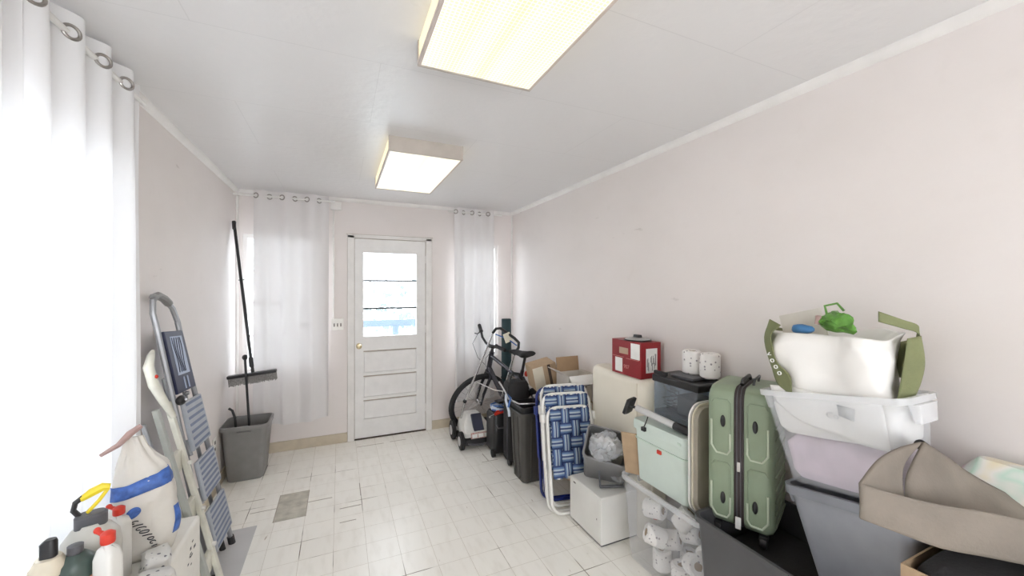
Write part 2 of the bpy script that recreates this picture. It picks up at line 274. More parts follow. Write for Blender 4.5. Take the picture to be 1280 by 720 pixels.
# ------------------------------------------------------------------ mesh helpers
class MB:
    def __init__(s): s.bm = bmesh.new()
    def box(s, x0, x1, y0, y1, z0, z1, mx=None):
        m = Matrix.Translation(((x0+x1)/2, (y0+y1)/2, (z0+z1)/2)) @ Matrix.Diagonal((x1-x0, y1-y0, z1-z0, 1))
        bmesh.ops.create_cube(s.bm, size=1, matrix=(mx @ m) if mx else m); return s
    def ball(s, c, r, sc=(1, 1, 1), seg=16, mx=None):
        m = Matrix.Translation(c) @ Matrix.Diagonal((sc[0], sc[1], sc[2], 1))
        bmesh.ops.create_uvsphere(s.bm, u_segments=seg, v_segments=max(6, seg//2), radius=r, matrix=(mx @ m) if mx else m); return s
    def loft(s, rings, cap0=True, cap1=True, closed=True):
        vs = [[s.bm.verts.new(p) for p in r] for r in rings]
        n = len(rings[0])
        for a, b in zip(vs, vs[1:]):
            for i in range(n if closed else n-1):
                j = (i+1) % n
                s.bm.faces.new((a[i], a[j], b[j], b[i]))
        if cap0: s.bm.faces.new(vs[0][::-1])
        if cap1: s.bm.faces.new(vs[-1])
        return s
    def tube(s, pts, r, seg=8, closed=False):
        P = [Vector(p) for p in pts]; n = len(P)
        rad = r if isinstance(r, (list, tuple)) else [r]*n
        T = []
        for i in range(n):
            if closed: d = P[(i+1) % n]-P[i-1]
            else: d = (P[min(i+1, n-1)]-P[max(i-1, 0)])
            T.append(d.normalized())
        up = Vector((0, 0, 1)) if abs(T[0].z) < .9 else Vector((1, 0, 0))
        N = T[0].cross(up).normalized(); rings = []
        for i in range(n):
            N = (N - T[i]*N.dot(T[i])).normalized(); B = T[i].cross(N)
            rings.append([P[i]+(N*math.cos(2*PI*k/seg)+B*math.sin(2*PI*k/seg))*rad[i] for k in range(seg)])
        if closed: rings.append(rings[0]); s.loft(rings, False, False); bmesh.ops.remove_doubles(s.bm, verts=s.bm.verts, dist=1e-6)
        else: s.loft(rings)
        return s
    def lathe(s, prof, c=(0, 0, 0), seg=24, axis='Z', sx=1, sy=1):
        rings = []
        for r, z in prof:
            ring = []
            for k in range(seg):
                a = 2*PI*k/seg; x, y = r*math.cos(a)*sx, r*math.sin(a)*sy
                v = {'Z': (x, y, z), 'Y': (x, z, y), 'X': (z, x, y)}[axis]
                ring.append((c[0]+v[0], c[1]+v[1], c[2]+v[2]))
            rings.append(ring)
        return s.loft(rings, prof[0][0] > 1e-5, prof[-1][0] > 1e-5)
    def grid(s, f, nu, nv, uv=None):
        V = [[s.bm.verts.new(f(i/nu, j/nv)) for j in range(nv+1)] for i in range(nu+1)]
        for i in range(nu):
            for j in range(nv): s.bm.faces.new((V[i][j], V[i+1][j], V[i+1][j+1], V[i][j+1]))
        return s
    def strip(s, pts, wdir, w):
        """flat strap along pts with UV across its width"""
        uvl = s.bm.loops.layers.uv.get('UVMap') or s.bm.loops.layers.uv.new('UVMap')
        wd = Vector(wdir)*w/2
        V = [(s.bm.verts.new(Vector(p)-wd), s.bm.verts.new(Vector(p)+wd)) for p in pts]
        for a, b in zip(V, V[1:]):
            f = s.bm.faces.new((a[0], a[1], b[1], b[0]))
            for l, u in zip(f.loops, (0, 1, 1, 0)): l[uvl].uv = (u, .5)
        return s
    def xf(s, mx): bmesh.ops.transform(s.bm, matrix=mx, verts=s.bm.verts); return s
    def crumple(s, amp, sc, seed=0, zmin=None):
        o = Vector((seed*3.1, seed*1.7, seed*.9))
        s.bm.normal_update()
        for v in s.bm.verts:
            n = noise.noise_vector(v.co*sc+o); n2 = noise.noise_vector(v.co*sc*2.7+o)
            v.co += n*amp+n2*amp*.45
            if zmin is not None and v.co.z < zmin: v.co.z = zmin
        return s
    def build(s, name, m, parent=None, bevel=0, smooth=True, solid=0, sub=0, soff=-1, ang=40):
        bmesh.ops.recalc_face_normals(s.bm, faces=s.bm.faces)
        me = bpy.data.meshes.new(name); s.bm.to_mesh(me); s.bm.free()
        o = bpy.data.objects.new(name, me); COL.objects.link(o)
        me.materials.append(M[m] if isinstance(m, str) else m)
        if parent: o.parent = parent
        if smooth:
            me.polygons.foreach_set('use_smooth', [True]*len(me.polygons))
            try: me.set_sharp_from_angle(angle=R(ang))
            except Exception: pass
        if bevel:
            b = o.modifiers.new('bevel', 'BEVEL'); b.width = bevel; b.segments = 3; b.limit_method = 'ANGLE'; b.angle_limit = R(40); b.use_clamp_overlap = True
        if solid:
            b = o.modifiers.new('solid', 'SOLIDIFY'); b.thickness = solid; b.offset = soff
        if sub:
            b = o.modifiers.new('sub', 'SUBSURF'); b.levels = sub; b.render_levels = sub
        return o
def tag(o, label, cat, group=None):
    o['label'] = label; o['category'] = cat
    if group: o['group'] = group
    return o
def thing(name, label, cat, loc=(0, 0, 0), rz=0, group=None, rot=None):
    o = bpy.data.objects.new(name, None); COL.objects.link(o); o.empty_display_size = .05
    o.location = loc; o.rotation_euler = rot or (0, 0, rz)
    return tag(o, label, cat, group)
def struct(o): o['kind'] = 'structure'; return o
def dup(o, loc, rz=None, label=None, parent=None):
    c = o.copy(); COL.objects.link(c)
    if parent is None:
        c.location = loc
        if rz is not None: c.rotation_euler = (0, 0, rz) if not isinstance(rz, tuple) else rz
        if label: c['label'] = label
    else: c.parent = parent
    for k in [x for x in list(bpy.data.objects) if x.parent == o]: dup(k, None, parent=c)
    return c
def rrect(cx, cy, w, d, r, z, n=5):
    pts = []
    for (sx, sy, a0) in ((1, 1, 0), (-1, 1, 90), (-1, -1, 180), (1, -1, 270)):
        for k in range(n+1):
            a = R(a0+90*k/n); pts.append((cx+sx*(w/2-r)+r*math.cos(a), cy+sy*(d/2-r)+r*math.sin(a), z))
    return pts
def tub_mb(w0, d0, w1, d1, h, r=.03, t=.004, lip=.012, liph=.02, floor=.006, z0=0):
    """open tapered tub: foot w0 x d0, mouth w1 x d1, rolled lip"""
    mb = MB()
    r0 = min(r, w0/3, d0/3)
    rings = [rrect(0, 0, w0-.01, d0-.01, r0, z0), rrect(0, 0, w0, d0, r0, z0+.006)]
    zl = z0+h-liph
    f = (h-liph)/h
    wl, dl = w0+(w1-w0)*f, d0+(d1-d0)*f
    rings += [rrect(0, 0, wl, dl, r, zl), rrect(0, 0, w1+2*lip, d1+2*lip, r+lip, zl), rrect(0, 0, w1+2*lip, d1+2*lip, r+lip, z0+h-.003), rrect(0, 0, w1+2*lip-.006, d1+2*lip-.006, r+lip-.003, z0+h),
              rrect(0, 0, w1-2*t, d1-2*t, r-t, z0+h), rrect(0, 0, w0-2*t, d0-2*t, max(.003, r0-t), z0+floor)]
    return mb.loft(rings)
def text(s, parent, size, m, mx, ext=.0006, name='printed_text', spacing=1):
    c = bpy.data.curves.new(name, 'FONT'); c.body = s; c.size = size; c.extrude = ext; c.align_x = 'CENTER'; c.align_y = 'CENTER'; c.space_character = spacing
    tmp = bpy.data.objects.new(name, c); COL.objects.link(tmp); bpy.context.view_layer.update()
    me = bpy.data.meshes.new_from_object(tmp.evaluated_get(bpy.context.evaluated_depsgraph_get()))
    bpy.data.objects.remove(tmp); bpy.data.curves.remove(c)
    o = bpy.data.objects.new(name, me); COL.objects.link(o); me.materials.clear(); me.materials.append(M[m]); o.parent = parent; o.matrix_local = mx
    return o
def cr(p0, p1, p2, p3, t):
    return .5*((2*p1)+(-p0+p2)*t+(2*p0-5*p1+4*p2-p3)*t*t+(-p0+3*p1-3*p2+p3)*t**3)
def crline(P, n):
    P = [Vector(p) for p in P]; out = []
    for i in range(len(P)-1):
        a = P[i-1] if i else P[0]*2-P[1]; d = P[i+2] if i+2 < len(P) else P[-1]*2-P[-2]
        for k in range(n): out.append(cr(a, P[i], P[i+1], d, k/n))
    return out+[P[-1]]
def patch(rows, n=6):
    """smooth sheet through a net of points, its corners kept"""
    R1 = [crline(r, n) for r in rows]; cols = [crline([r[i] for r in R1], n) for i in range(len(R1[0]))]
    q = MB(); V = [[q.bm.verts.new(p) for p in c] for c in cols]
    for a, b in zip(V, V[1:]):
        for i in range(len(a)-1): q.bm.faces.new((a[i], a[i+1], b[i+1], b[i]))
    return q

# ------------------------------------------------------------------ room
XL, XR, YB, YR, H = -.86, 1.88, 4.24, -2.2, 2.44
def wall(name, m, u0, u1, holes, place, out):
    """wall with openings: u along, z up; out = outward thickness vector"""
    us = sorted({u0, u1, *[h[0] for h in holes], *[h[1] for h in holes]}); zs = sorted({0, H, *[h[2] for h in holes], *[h[3] for h in holes]})
    mb = MB()
    for a, b in zip(us, us[1:]):
        for c, d in zip(zs, zs[1:]):
            cu, cz = (a+b)/2, (c+d)/2
            if any(h[0] < cu < h[1] and h[2] < cz < h[3] for h in holes): continue
            mb.bm.faces.new([mb.bm.verts.new(place(*q)) for q in ((a, c), (b, c), (b, d), (a, d))])
    bmesh.ops.remove_doubles(mb.bm, verts=mb.bm.verts, dist=1e-5)
    r = bmesh.ops.extrude_face_region(mb.bm, geom=list(mb.bm.faces))
    bmesh.ops.translate(mb.bm, verts=[v for v in r['geom'] if isinstance(v, bmesh.types.BMVert)], vec=out)
    return struct(mb.build(name, m, smooth=False))
WL1, WL2 = (.15, 2.12, .62, 2.08), (-1.75, -.25, .62, 2.08)
WBL, WBR, DOOR = (-.81, -.21, .76, 2.04), (1.20, 1.70, .76, 2.04), (.135, .855, 0, 2.05)
wall('wall_left', 'wall', YR, YB, [WL1], lambda u, z: (XL, u, z), (-.12, 0, 0))
wall('wall_right', 'wall', YR, YB, [], lambda u, z: (XR, u, z), (.12, 0, 0))
wall('wall_back', 'wall_b', XL, XR, [WBL, WBR, DOOR], lambda u, z: (u, YB, z), (0, .12, 0))
wall('wall_rear', 'wall', XL, XR, [(-.4, 1.4, .7, 2.05)], lambda u, z: (u, YR, z), (0, -.12, 0))
struct(MB().box(XL-.12, XR+.12, YR-.12, YB+.12, -.1, 0).build('floor', 'floor', smooth=False))
struct(MB().box(XL-.12, XR+.12, YR-.12, YB+.12, H, H+.1).build('ceiling', 'ceil', smooth=False))
def cornice(name, pts, inward):
    mb = MB(); prof = [(0, 0), (.028, 0), (.026, -.012), (.012, -.030), (0, -.036)]
    mb.loft([[(p[0]+inward[0]*a, p[1]+inward[1]*a, H+b) for a, b in prof] for p in pts])
    return struct(mb.build(name, 'trim', ang=60))
cornice('trim_1', [(XR, YR), (XR, YB)], (-1, 0)); cornice('trim_2', [(XL, YR), (XL, YB)], (1, 0)); cornice('trim_3', [(XL, YB), (XR, YB)], (0, -1))
# vertical corner bead at the back left and right corners
struct(MB().box(XL, XL+.02, YB-.02, YB, .1, H-.04).build('trim_4', 'trim', bevel=.004))
struct(MB().box(XR-.02, XR, YB-.02, YB, .1, H-.04).build('trim_5', 'trim', bevel=.004))
def base(name, x0, x1, y0, y1):
    struct(MB().box(x0, x1, y0, y1, 0, .095).build(name, 'base', bevel=.003))
base('baseboard_back_left', XL, .07, YB-.011, YB); base('baseboard_back_right', .92, XR, YB-.011, YB)
base('baseboard_left', XL, XL+.011, YR, YB-.011); base('baseboard_right', XR-.011, XR, YR, YB-.011)
# missing tiles and a plain grey area on the floor
p = MB()
p.box(-.40, -.212, 2.972, 3.150, 0, .0012).box(-.40, -.212, 3.154, 3.335, 0, .0012)
struct(p.build('floor_patch', 'sub', smooth=False))
struct(MB().box(XL+.011, -.49, 2.0, 2.98, 0, .0012).build('floor_patch', 'slab', smooth=False))
p = MB()
for (x0, x1, y0, y1) in ((-.404, -.398, 2.97, 3.34), (-.214, -.209, 2.97, 3.34), (-.40, -.21, 3.333, 3.339), (-.21, -.05, 3.152, 3.157), (-.56, -.40, 3.150, 3.154), (.0, .14, 2.966, 2.972), (.0, .10, 2.79, 2.794), (.14, .145, 3.1, 3.3),
                        (-.62, -.5, 3.33, 3.334), (1.15, 1.30, 3.25, 3.254), (1.21, 1.215, 3.25, 3.42), (.15, .4, 4.05, 4.055), (.46, .62, 4.06, 4.065)):
    p.box(x0, x1, y0, y1, 0, .0016)
struct(p.build('floor_seam', 'dirt_shade', smooth=False))

# windows (frame, sashes, bars, glass)
def window(name, hole, plane, n, rows, cols, fm='trim'):
    a0, a1, z0, z1 = hole
    def bx(mb, a, b, c, d, t0, t1):
        if plane == 'Y': mb.box(a, b, n+t0, n+t1, c, d)
        else: mb.box(n-t1, n-t0, a, b, c, d)
    f = MB(); w = .035
    bx(f, a0, a0+w, z0, z1, .02, .09); bx(f, a1-w, a1, z0, z1, .02, .09); bx(f, a0+w, a1-w, z0, z0+w, .02, .09); bx(f, a0+w, a1-w, z1-w, z1, .02, .09)
    for k in range(1, rows):
        z = z0+w+(z1-z0-2*w)*k/rows; t = .018 if k == rows//2 else .009
        bx(f, a0+w, a1-w, z-t, z+t, .035, .075)
    for k in range(1, cols):
        a = a0+w+(a1-a0-2*w)*k/cols; bx(f, a-.008, a+.008, z0+w, z1-w, .038, .072)
    o = struct(f.build(name, fm, smooth=False))
    g = MB(); bx(g, a0+w, a1-w, z0+w, z1-w, .053, .057); g.build('pane', 'glass', o, smooth=False)
    return o
window('window_1', WBL, 'Y', YB, 4, 3); window('window_2', WBR, 'Y', YB, 4, 3)
window('window_3', WL1, 'X', XL, 4, 6)
o = window('added_rear_window', (-.4, 1.4, .7, 2.05), 'Y', YR-.11, 2, 3)  # unseen window, added to let fill light in from behind
# door
d = MB()
for x0, x1, z0, z1 in ((.072, .135, 0, 2.075), (.855, .918, 0, 2.075), (.072, .918, 2.05, 2.085)):
    d.box(x0, x1, YB-.016, YB, z0, z1)
struct(d.build('trim_6', 'trim', bevel=.003))
d = MB(); yd0, yd1 = YB+.008, YB+.048
x0, x1 = .140, .850; gx0, gx1, gz0, gz1 = .222, .756, 1.045, 1.905
d.box(x0, gx0, yd0, yd1, .012, 2.045).box(gx1, x1, yd0, yd1, .012, 2.045).box(gx0, gx1, yd0, yd1, gz1, 2.045).box(gx0, gx1, yd0, yd1, .90, gz1-(gz1-gz0))
for (za, zb) in ((.012, .20), (.395, .425), (.645, .675)):
    d.box(gx0, gx1, yd0, yd1, za, zb)
d.box(gx0, gx1, yd0+.012, yd1-.006, .2, .9)
door = struct(d.build('door_1', 'doorp', smooth=False))
for (za, zb) in ((.20, .395), (.425, .645), (.675, .90)):
    q = MB().box(gx0+.006, gx1-.006, yd0+.003, yd0+.02, za+.004, zb-.014); q.build('door_panel', 'doorp', door, bevel=.004)
    q = MB().box(gx0, gx1, yd0+.004, yd0+.012, zb-.012, zb); q.build('panel_shade_line', 'dirt_shade', door, smooth=False)  # dark strip painting the shadow along the top of each panel
q = MB()
for k in (1, 2):
    z = gz0+(gz1-gz0)*k/3; q.box(gx0, gx1, yd0+.006, yd1-.006, z-.009, z+.009)
q.build('glazing_bar', 'mullion', door, smooth=False)
MB().box(gx0, gx1, yd0+.02, yd0+.024, gz0, gz1).build('pane', 'glass', door, smooth=False)
k = MB().lathe([(.0, 0), (.026, 0), (.026, -.006), (.010, -.010), (.010, -.035), (.024, -.045), (.027, -.058), (.020, -.070), (0, -.074)], (.178, yd0, .955), 20, 'Y')
k.build('door_knob', 'brass', door)
for z in (.25, 1.1, 1.85): MB().tube([(.853, YB-.003, z-.04), (.853, YB-.003, z+.04)], .006).build('hinge', 'trim', door)
MB().box(.135, .855, YB-.005, YB+.12, 0, .010).build('threshold', 'dark', door)
d = MB()
for (a, b, c, e) in ((.069, .072, 0, 2.08), (.918, .921, 0, 2.08), (.06, .93, 2.085, 2.089)): d.box(a, b, YB-.008, YB-.0, c, e)
struct(d.build('trim_7', 'dirt_shade', smooth=False))
d = MB()   # dark strips in the gaps where the door meets its frame
for (a, b, c, e) in ((.1355, .1395, .0, 2.045), (.8505, .8545, .0, 2.045), (.14, .85, 2.0455, 2.0495)): d.box(a, b, YB+.012, YB+.02, c, e)
struct(d.build('trim_8', 'dirt_shade', smooth=False))

# ------------------------------------------------------------------ curtains
def rod(name, pts, label):
    a = thing(name, label, 'curtain rod', pts[0])
    P = [tuple(Vector(p)-Vector(pts[0])) for p in pts]
    MB().tube(P, .010, 10).build('pole', 'rodm', a)
    return a
def curtain(name, label, along, u0, u1, n, z0, z1, folds, amp, m, gz, seed=0, hem=0, flare=0):
    a = thing(name, label, 'curtain', ((u0, n, z1) if along == 'X' else (n, u0, z1)))
    W = u1-u0
    def off(u, v):
        g = amp*math.sin(2*PI*folds*u)*(1-.25*v)
        g += .012*noise.noise(Vector((u*9, v*2+seed, seed)))*(1+v) + flare*v*v
        return g
    def f(i, j):
        u = i*W*(1+.0*j)+.012*math.sin(i*30+seed)*j; v = j
        zz = -(z1-z0)*v - hem*v*math.sin(i*5+seed)
        o = off(i, v)
        return (u, -o, zz) if along == 'X' else (o, u, zz)
    MB().grid(f, int(folds*16), 40).build('fabric', m, a, ang=180)
    for k in range(int(2*folds)):
        i = (k+.5)/(2*folds)          # rings sit between the fold crests
        i = k/(2*folds)+.5/(2*folds)*.35
        i = min(i, .985)
        o = off(i, 0); s = 1 if k % 2 == 0 else -1
        # slope of the cloth at that ring
        e = .004; du = W*e*2; do = off(i+e, 0)-off(i-e, 0)
        ang = math.atan2(do, du)
        if along == 'X': c = Vector((i*W, -o, gz-z1)); nrm = Vector((-math.sin(ang), -math.cos(ang), 0)); tu = Vector((math.cos(ang), -math.sin(ang), 0))
        else: c = Vector((o, i*W, gz-z1)); nrm = Vector((math.cos(ang), -math.sin(ang), 0)); tu = Vector((math.sin(ang), math.cos(ang), 0))
        pts = [c+tu*.021*math.cos(2*PI*q/20)+Vector((0, 0, 1))*.021*math.sin(2*PI*q/20) for q in range(20)]
        MB().tube(pts, .0055, 8, True).build('grommet', 'ring', a)
    return a
curtain('curtain', 'sheer white floor-length curtain over the bright window on the left wall', 'Y', 1.52, 2.20, -.795, .04, 2.425, 4, .030, 'cur_l', 2.36, 1, flare=.02)
curtain('curtain', 'nearer sheer white curtain panel at the left edge of the picture', 'Y', .30, 1.50, -.785, .04, 2.425, 7, .034, 'cur_l', 2.36, 3, flare=.03)
curtain('curtain', 'hip-height sheer curtain over the window left of the door', 'X', -.705, -.095, 4.13, .30, 2.425, 3, .022, 'cur_b', 2.375, 5, hem=.02)
curtain('curtain', 'narrow sheer curtain over the window behind the bicycle', 'X', 1.14, 1.605, 4.13, .30, 2.42, 2.5, .022, 'cur_b', 2.375, 8)
rod('curtain_rod', [(XL+.065, .1, 2.36), (XL+.065, 2.24, 2.36)], 'white curtain rod running along the top of the left wall')
rod('curtain_rod', [(-.86, 4.13, 2.375), (-.04, 4.13, 2.375)], 'white curtain rod above the window left of the door')
rod('curtain_rod', [(1.08, 4.13, 2.375), (1.70, 4.13, 2.375)], 'white curtain rod above the window in the right corner')
# junction box, conduit and plates
b = thing('junction_box', 'small white box high on back wall beside the curtain with a cord down', 'electrical box', (-.035, YB, 2.36))
MB().box(-.05, .05, -.035, 0, -.045, .03).build('box', 'trim', b, bevel=.005)
MB().tube([(-.02, -.012, -.04), (-.02, -.012, -1.12)], .007).build('conduit', 'trim', b)
b = thing('light_switch', 'ivory switch plate on the back wall left of the door', 'switch', (-.02, YB, 1.18))
MB().box(-.055, .055, -.007, 0, -.055, .06).build('plate', 'plate', b, bevel=.003)
for k in (-1, 0, 1): MB().box(k*.03-.006, k*.03+.006, -.012, -.006, -.02, .012).build('toggle', 'slot', b)
b = thing('wall_outlet', 'small white outlet low on left wall beside the grey bin', 'outlet', (XL, 3.56, .36))
MB().box(0, .007, -.04, .04, -.06, .06).build('plate', 'plate', b, bevel=.003)
for z in (-.025, .025): MB().box(.006, .009, -.012, .012, z-.012, z+.012).build('socket', 'slot', b)

# ------------------------------------------------------------------ ceiling lights
def ceiling_light(label, x0, x1, y0, y1, zb, lens, sides):
    a = thing('ceiling_light', label, 'ceiling light', ((x0+x1)/2, (y0+y1)/2, H), group=None)
    cx, cy = (x0+x1)/2, (y0+y1)/2
    X0, X1, Y0, Y1, Z = x0-cx, x1-cx, y0-cy, y1-cy, zb-H
    w = .012
    # end caps
    MB().box(X0, X1, Y0, Y0+.014, Z, 0).build('end_cap', 'fixmetal', a, bevel=.002); MB().box(X0, X1, Y1-.014, Y1, Z, 0).build('end_cap', 'fixmetal', a, bevel=.002)
    l = MB().box(X0+w, X1-w, Y0+.014, Y1-.014, Z+.003, Z+.010).xf(Matrix.Translation((cx, cy, 0))); lo = l.build('lens', lens, a, smooth=False); lo.location = (-cx, -cy, 0)
    for s0, s1 in ((X0+.004, X0+.009), (X1-.009, X1-.004)):
        MB().box(s0, s1, Y0+.014, Y1-.014, Z+.016, -.004).build('side_lens', sides, a, smooth=False)
    for s0, s1 in ((X0, X0+w), (X1-w, X1)):
        MB().box(s0, s1, Y0+.014, Y1-.014, Z, Z+.016).build('lens_frame', 'fixframe', a, bevel=.002)
    MB().box(X0+w, X1-w, Y0+.014, Y1-.014, -.012, 0).build('back_plate', 'trim', a, smooth=False)
    return a
sidem = mat('glowing side lens', (.15, .14, .1), .4, emit=(1, .86, .55), es=.58)
ceiling_light('plain lit ceiling light with a grey metal end, the far one nearer the door', .262, .715, 2.375, 3.34, 2.35, 'lens_far', sidem)
ceiling_light('near lit ceiling light with a fine prismatic grid lens, cut by the top edge', .258, .715, .30, 1.435, 2.35, 'lens_near', sidem)

# ------------------------------------------------------------------ left side: bin, broom, dustpan
def frame(ox, oy, oz, xd, yd, zd):
    m = Matrix((xd, yd, zd)).transposed().to_4x4(); m.translation = (ox, oy, oz); return m
b = thing('waste_bin', 'grey rectangular open-topped bin standing in the left back corner', 'bin', (-.695, 3.835, 0))
tub_mb(.25, .25, .32, .31, .445, .045, .004, .010, .030).build('body', 'grey_bin', b)
MB().box(-.05, .05, -.168, -.150, .385, .405).build('grip', 'grey_bin', b, bevel=.006)
p = thing('push_broom', 'push broom with long black handle and dark bristles above the grey bin', 'broom', (-.665, 3.86, .78))
mxb = Matrix.Rotation(R(-5), 4, 'Y') 
MB().box(-.175, .175, -.028, .028, .030, .055).xf(mxb).build('head', 'black', p, bevel=.006)
q = MB()
for i in range(44):
    for j in (-1, 0, 1):
        x = -.168+i*.0078; y = j*.016+random.uniform(-.003, .003); q.box(x, x+.005, y-.004, y+.004, -.03+random.uniform(-.008, .008), .032)
q.xf(mxb); o = q.build('bristles', 'bristle', p, smooth=False)
MB().tube([(0, 0, .05), (-.012, .012, .13), (-.17, .19, 1.32)], [.013, .012, .012], 10).build('handle', 'black', p)
MB().tube([(-.020, .02, .18), (-.012, .012, .10)], [.016, .018], 10).build('socket', 'black', p)
MB().tube([(-.19+.03, .17-.03, 1.27), (-.172, .192, 1.335)], [.0135, .016], 10).build('grip', 'black', p)
MB().tube([(-.125, .125, .83), (-.085, .125, .835)], .004).build('hook', 'black', p)
p = thing('lobby_dustpan', 'long black dustpan handle with a round knob standing in the grey bin', 'dustpan', (-.66, 3.80, .02))
MB().tube([(0, 0, .02), (-.055, .03, .93)], .009, 10).build('handle', 'black', p)
MB().ball((-.056, .03, .95), .021, (1, 1, 1.1)).build('knob', 'black', p)
q = MB().box(-.09, .09, -.05, .06, 0, .01).box(-.09, -.085, -.05, .06, 0, .06).box(.085, .09, -.05, .06, 0, .06).box(-.09, .09, .055, .06, 0, .08); q.build('pan', 'black', p, bevel=.002)
p = thing('umbrella', 'black curved hook handle rising from the left side of the grey bin', 'umbrella', (-.77, 3.76, .03))
MB().tube([(0, 0, 0), (.005, 0, .40), (0, 0, .47), (-.018, 0, .53), (-.042, 0, .55)], .009, 10).build('handle', 'black', p)
MB().tube([(0, 0, .01), (.005, 0, .32)], [.012, .028], 12).build('folded_canopy', 'blackf', p)

# ------------------------------------------------------------------ step ladders on the left wall
L0, L1 = Vector((-.60, 2.50, 0)), Vector((-.595, 2.835, 0))         # feet
T0, T1 = Vector((-.80, 2.372, 1.38)), Vector((-.795, 2.63, 1.36))   # shoulders
def on(u, v, off=0):
    """point on the folded ladder: u across, v along its height, off towards the room"""
    a = L0.lerp(T0, v); b_ = L1.lerp(T1, v); p_ = a.lerp(b_, u)
    n = (L1-L0).cross(T0-L0).normalized()
    if n.x < 0: n = -n
    return p_+n*off
lad = thing('step_ladder', 'tall grey folding step ladder with navy tool tray leaning on the left wall', 'step ladder', L0)
def rel(p_): return Vector(p_)-L0
def bar(name, pts, r, m, par=lad, seg=8): return MB().tube([rel(p_) for p_ in pts], r, seg).build(name, m, par)
bar('front_rail', [on(0, .015), on(0, 1)], .013, 'alum'); bar('front_rail', [on(1, .015), on(1, 1)], .013, 'alum')
hand = [on(0, .985), on(-.02, 1.03), on(.10, 1.075), on(.35, 1.095), on(.65, 1.085), on(.92, 1.055), on(1.02, 1.0), on(1, .97)]
bar('top_handle', hand, .013, 'alum'); bar('handle_grip', [on(.18, 1.088), on(.38, 1.097), on(.62, 1.088), on(.8, 1.072)], .019, 'grey_bin')
for u in (.14, .86): bar('rear_leg', [on(u, .03, -.035), on(u, .80, -.03)], .010, 'alum')
for u in (0, 1): bar('foot', [on(u, 0.0), on(u, .035)], .019, 'black')
for u in (.14, .86): bar('foot', [on(u, .0, -.035), on(u, .05, -.035)], .016, 'black')
def panel(u0, u1, v0, v1, o0, o1, name, m, par, skew=0, bevel=.003):
    q = MB(); c = []
    for oo in (o0, o1):
        c.append([rel(on(u0, v0-skew, oo)), rel(on(u1, v0+skew, oo)), rel(on(u1, v1+skew, oo)), rel(on(u0, v1-skew, oo))])
    return q.loft(c).build(name, m, par, bevel=bevel)
for k, (v0, v1) in enumerate(((.10, .27), (.315, .47), (.515, .70))):
    s = panel(.08, .97, v0, v1, .012, .030, 'step', 'stepg', lad, bevel=.006)
    n = 7
    for i in range(n):
        a = v0+(v1-v0)*(i+.6)/n; panel(.15, .90, a-.0052, a+.0052, .0302, .0312, 'groove', 'stepd', s, bevel=0)
for v in (.29, .49): bar('brace', [on(.3, v, -.01), on(.34, v+.06, -.02)], .009, 'alum')
for v in (.05, .29, .49, .73): bar('crossbar', [on(.14, v, -.035), on(.86, v, -.035)], .007, 'alum')
tr = panel(.07, .95, .735, .965, .004, .018, 'tool_tray', 'navy', lad, bevel=.005)
panel(.24, .80, .80, .945, .0182, .0200, 'tray_well', 'trayp', tr, bevel=.002)
for i in range(5):
    pts = [rel(on(.32+.08*i+.03*math.sin(t*5+i), .81+.13*t, .0205)) for t in [k/10 for k in range(11)]]
    MB().tube(pts, .0022, 6).build('tray_rib', 'navy', tr)
for u in (.45, .62): MB().tube([rel(on(u, .745, .019)), rel(on(u, .79, .019))], .004, 6).build('tray_divider', 'trayp', tr)
MB().ball(rel(on(.0, .715, .03)), .030, (.7, 1, .8)).build('hinge_cover', 'black', lad)
bar('rivet', [on(-.02, .715, .045), on(-.02, .715, .058)], .008, 'steel'); bar('rivet', [on(.25, .73, .03), on(.25, .73, .045)], .010, 'steel')
# cream folding stool behind it
A0, A1 = Vector((-.53, 2.225, 0)), Vector((-.80, 2.235, 1.16))
lad2 = thing('step_stool', 'old cream painted folding step stool beside the grey ladder, nearer the curtain', 'step stool', A0)
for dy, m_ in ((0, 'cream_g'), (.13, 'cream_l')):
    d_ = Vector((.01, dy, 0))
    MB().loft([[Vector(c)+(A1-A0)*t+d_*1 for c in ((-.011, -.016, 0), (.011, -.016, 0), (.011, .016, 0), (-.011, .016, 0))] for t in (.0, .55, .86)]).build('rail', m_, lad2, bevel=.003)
for dy in (.03, .17):
    MB().tube([Vector((-.045, dy, .0)), Vector((-.06, dy, 0))+(A1-A0)*.80], .011, 8).build('rear_leg', 'alum', lad2)
top = [Vector((.02, .06, 0))+(A1-A0)*t+Vector((w_, w2, 0)) for t, w_, w2 in ((.80, .0, .06), (.88, -.005, .02), (.95, -.01, -.01), (1.02, -.008, -.015), (1.06, 0, .02), (1.075, .0, .05))]
MB().tube(top, [.013, .018, .021, .020, .015, .009], 10).build('curved_head', 'cream_l', lad2)
MB().ball(top[3]+Vector((.026, .0, -.045)), .010).build('red_button', 'red', lad2)
for t in (.18, .42, .62):
    c = (A1-A0)*t+Vector((-.008, .07, 0)); MB().box(-.012, .012, -.062, .062, -.05, .05, Matrix.Translation(c)).build('tread', 'cream_l', lad2, bevel=.004)
for t in (.24, .40, .60): MB().tube([(A1-A0)*t+Vector((.012, .13, 0)), (A1-A0)*t+Vector((.034, .13, 0))], .010, 8).build('bolt', 'white', lad2)

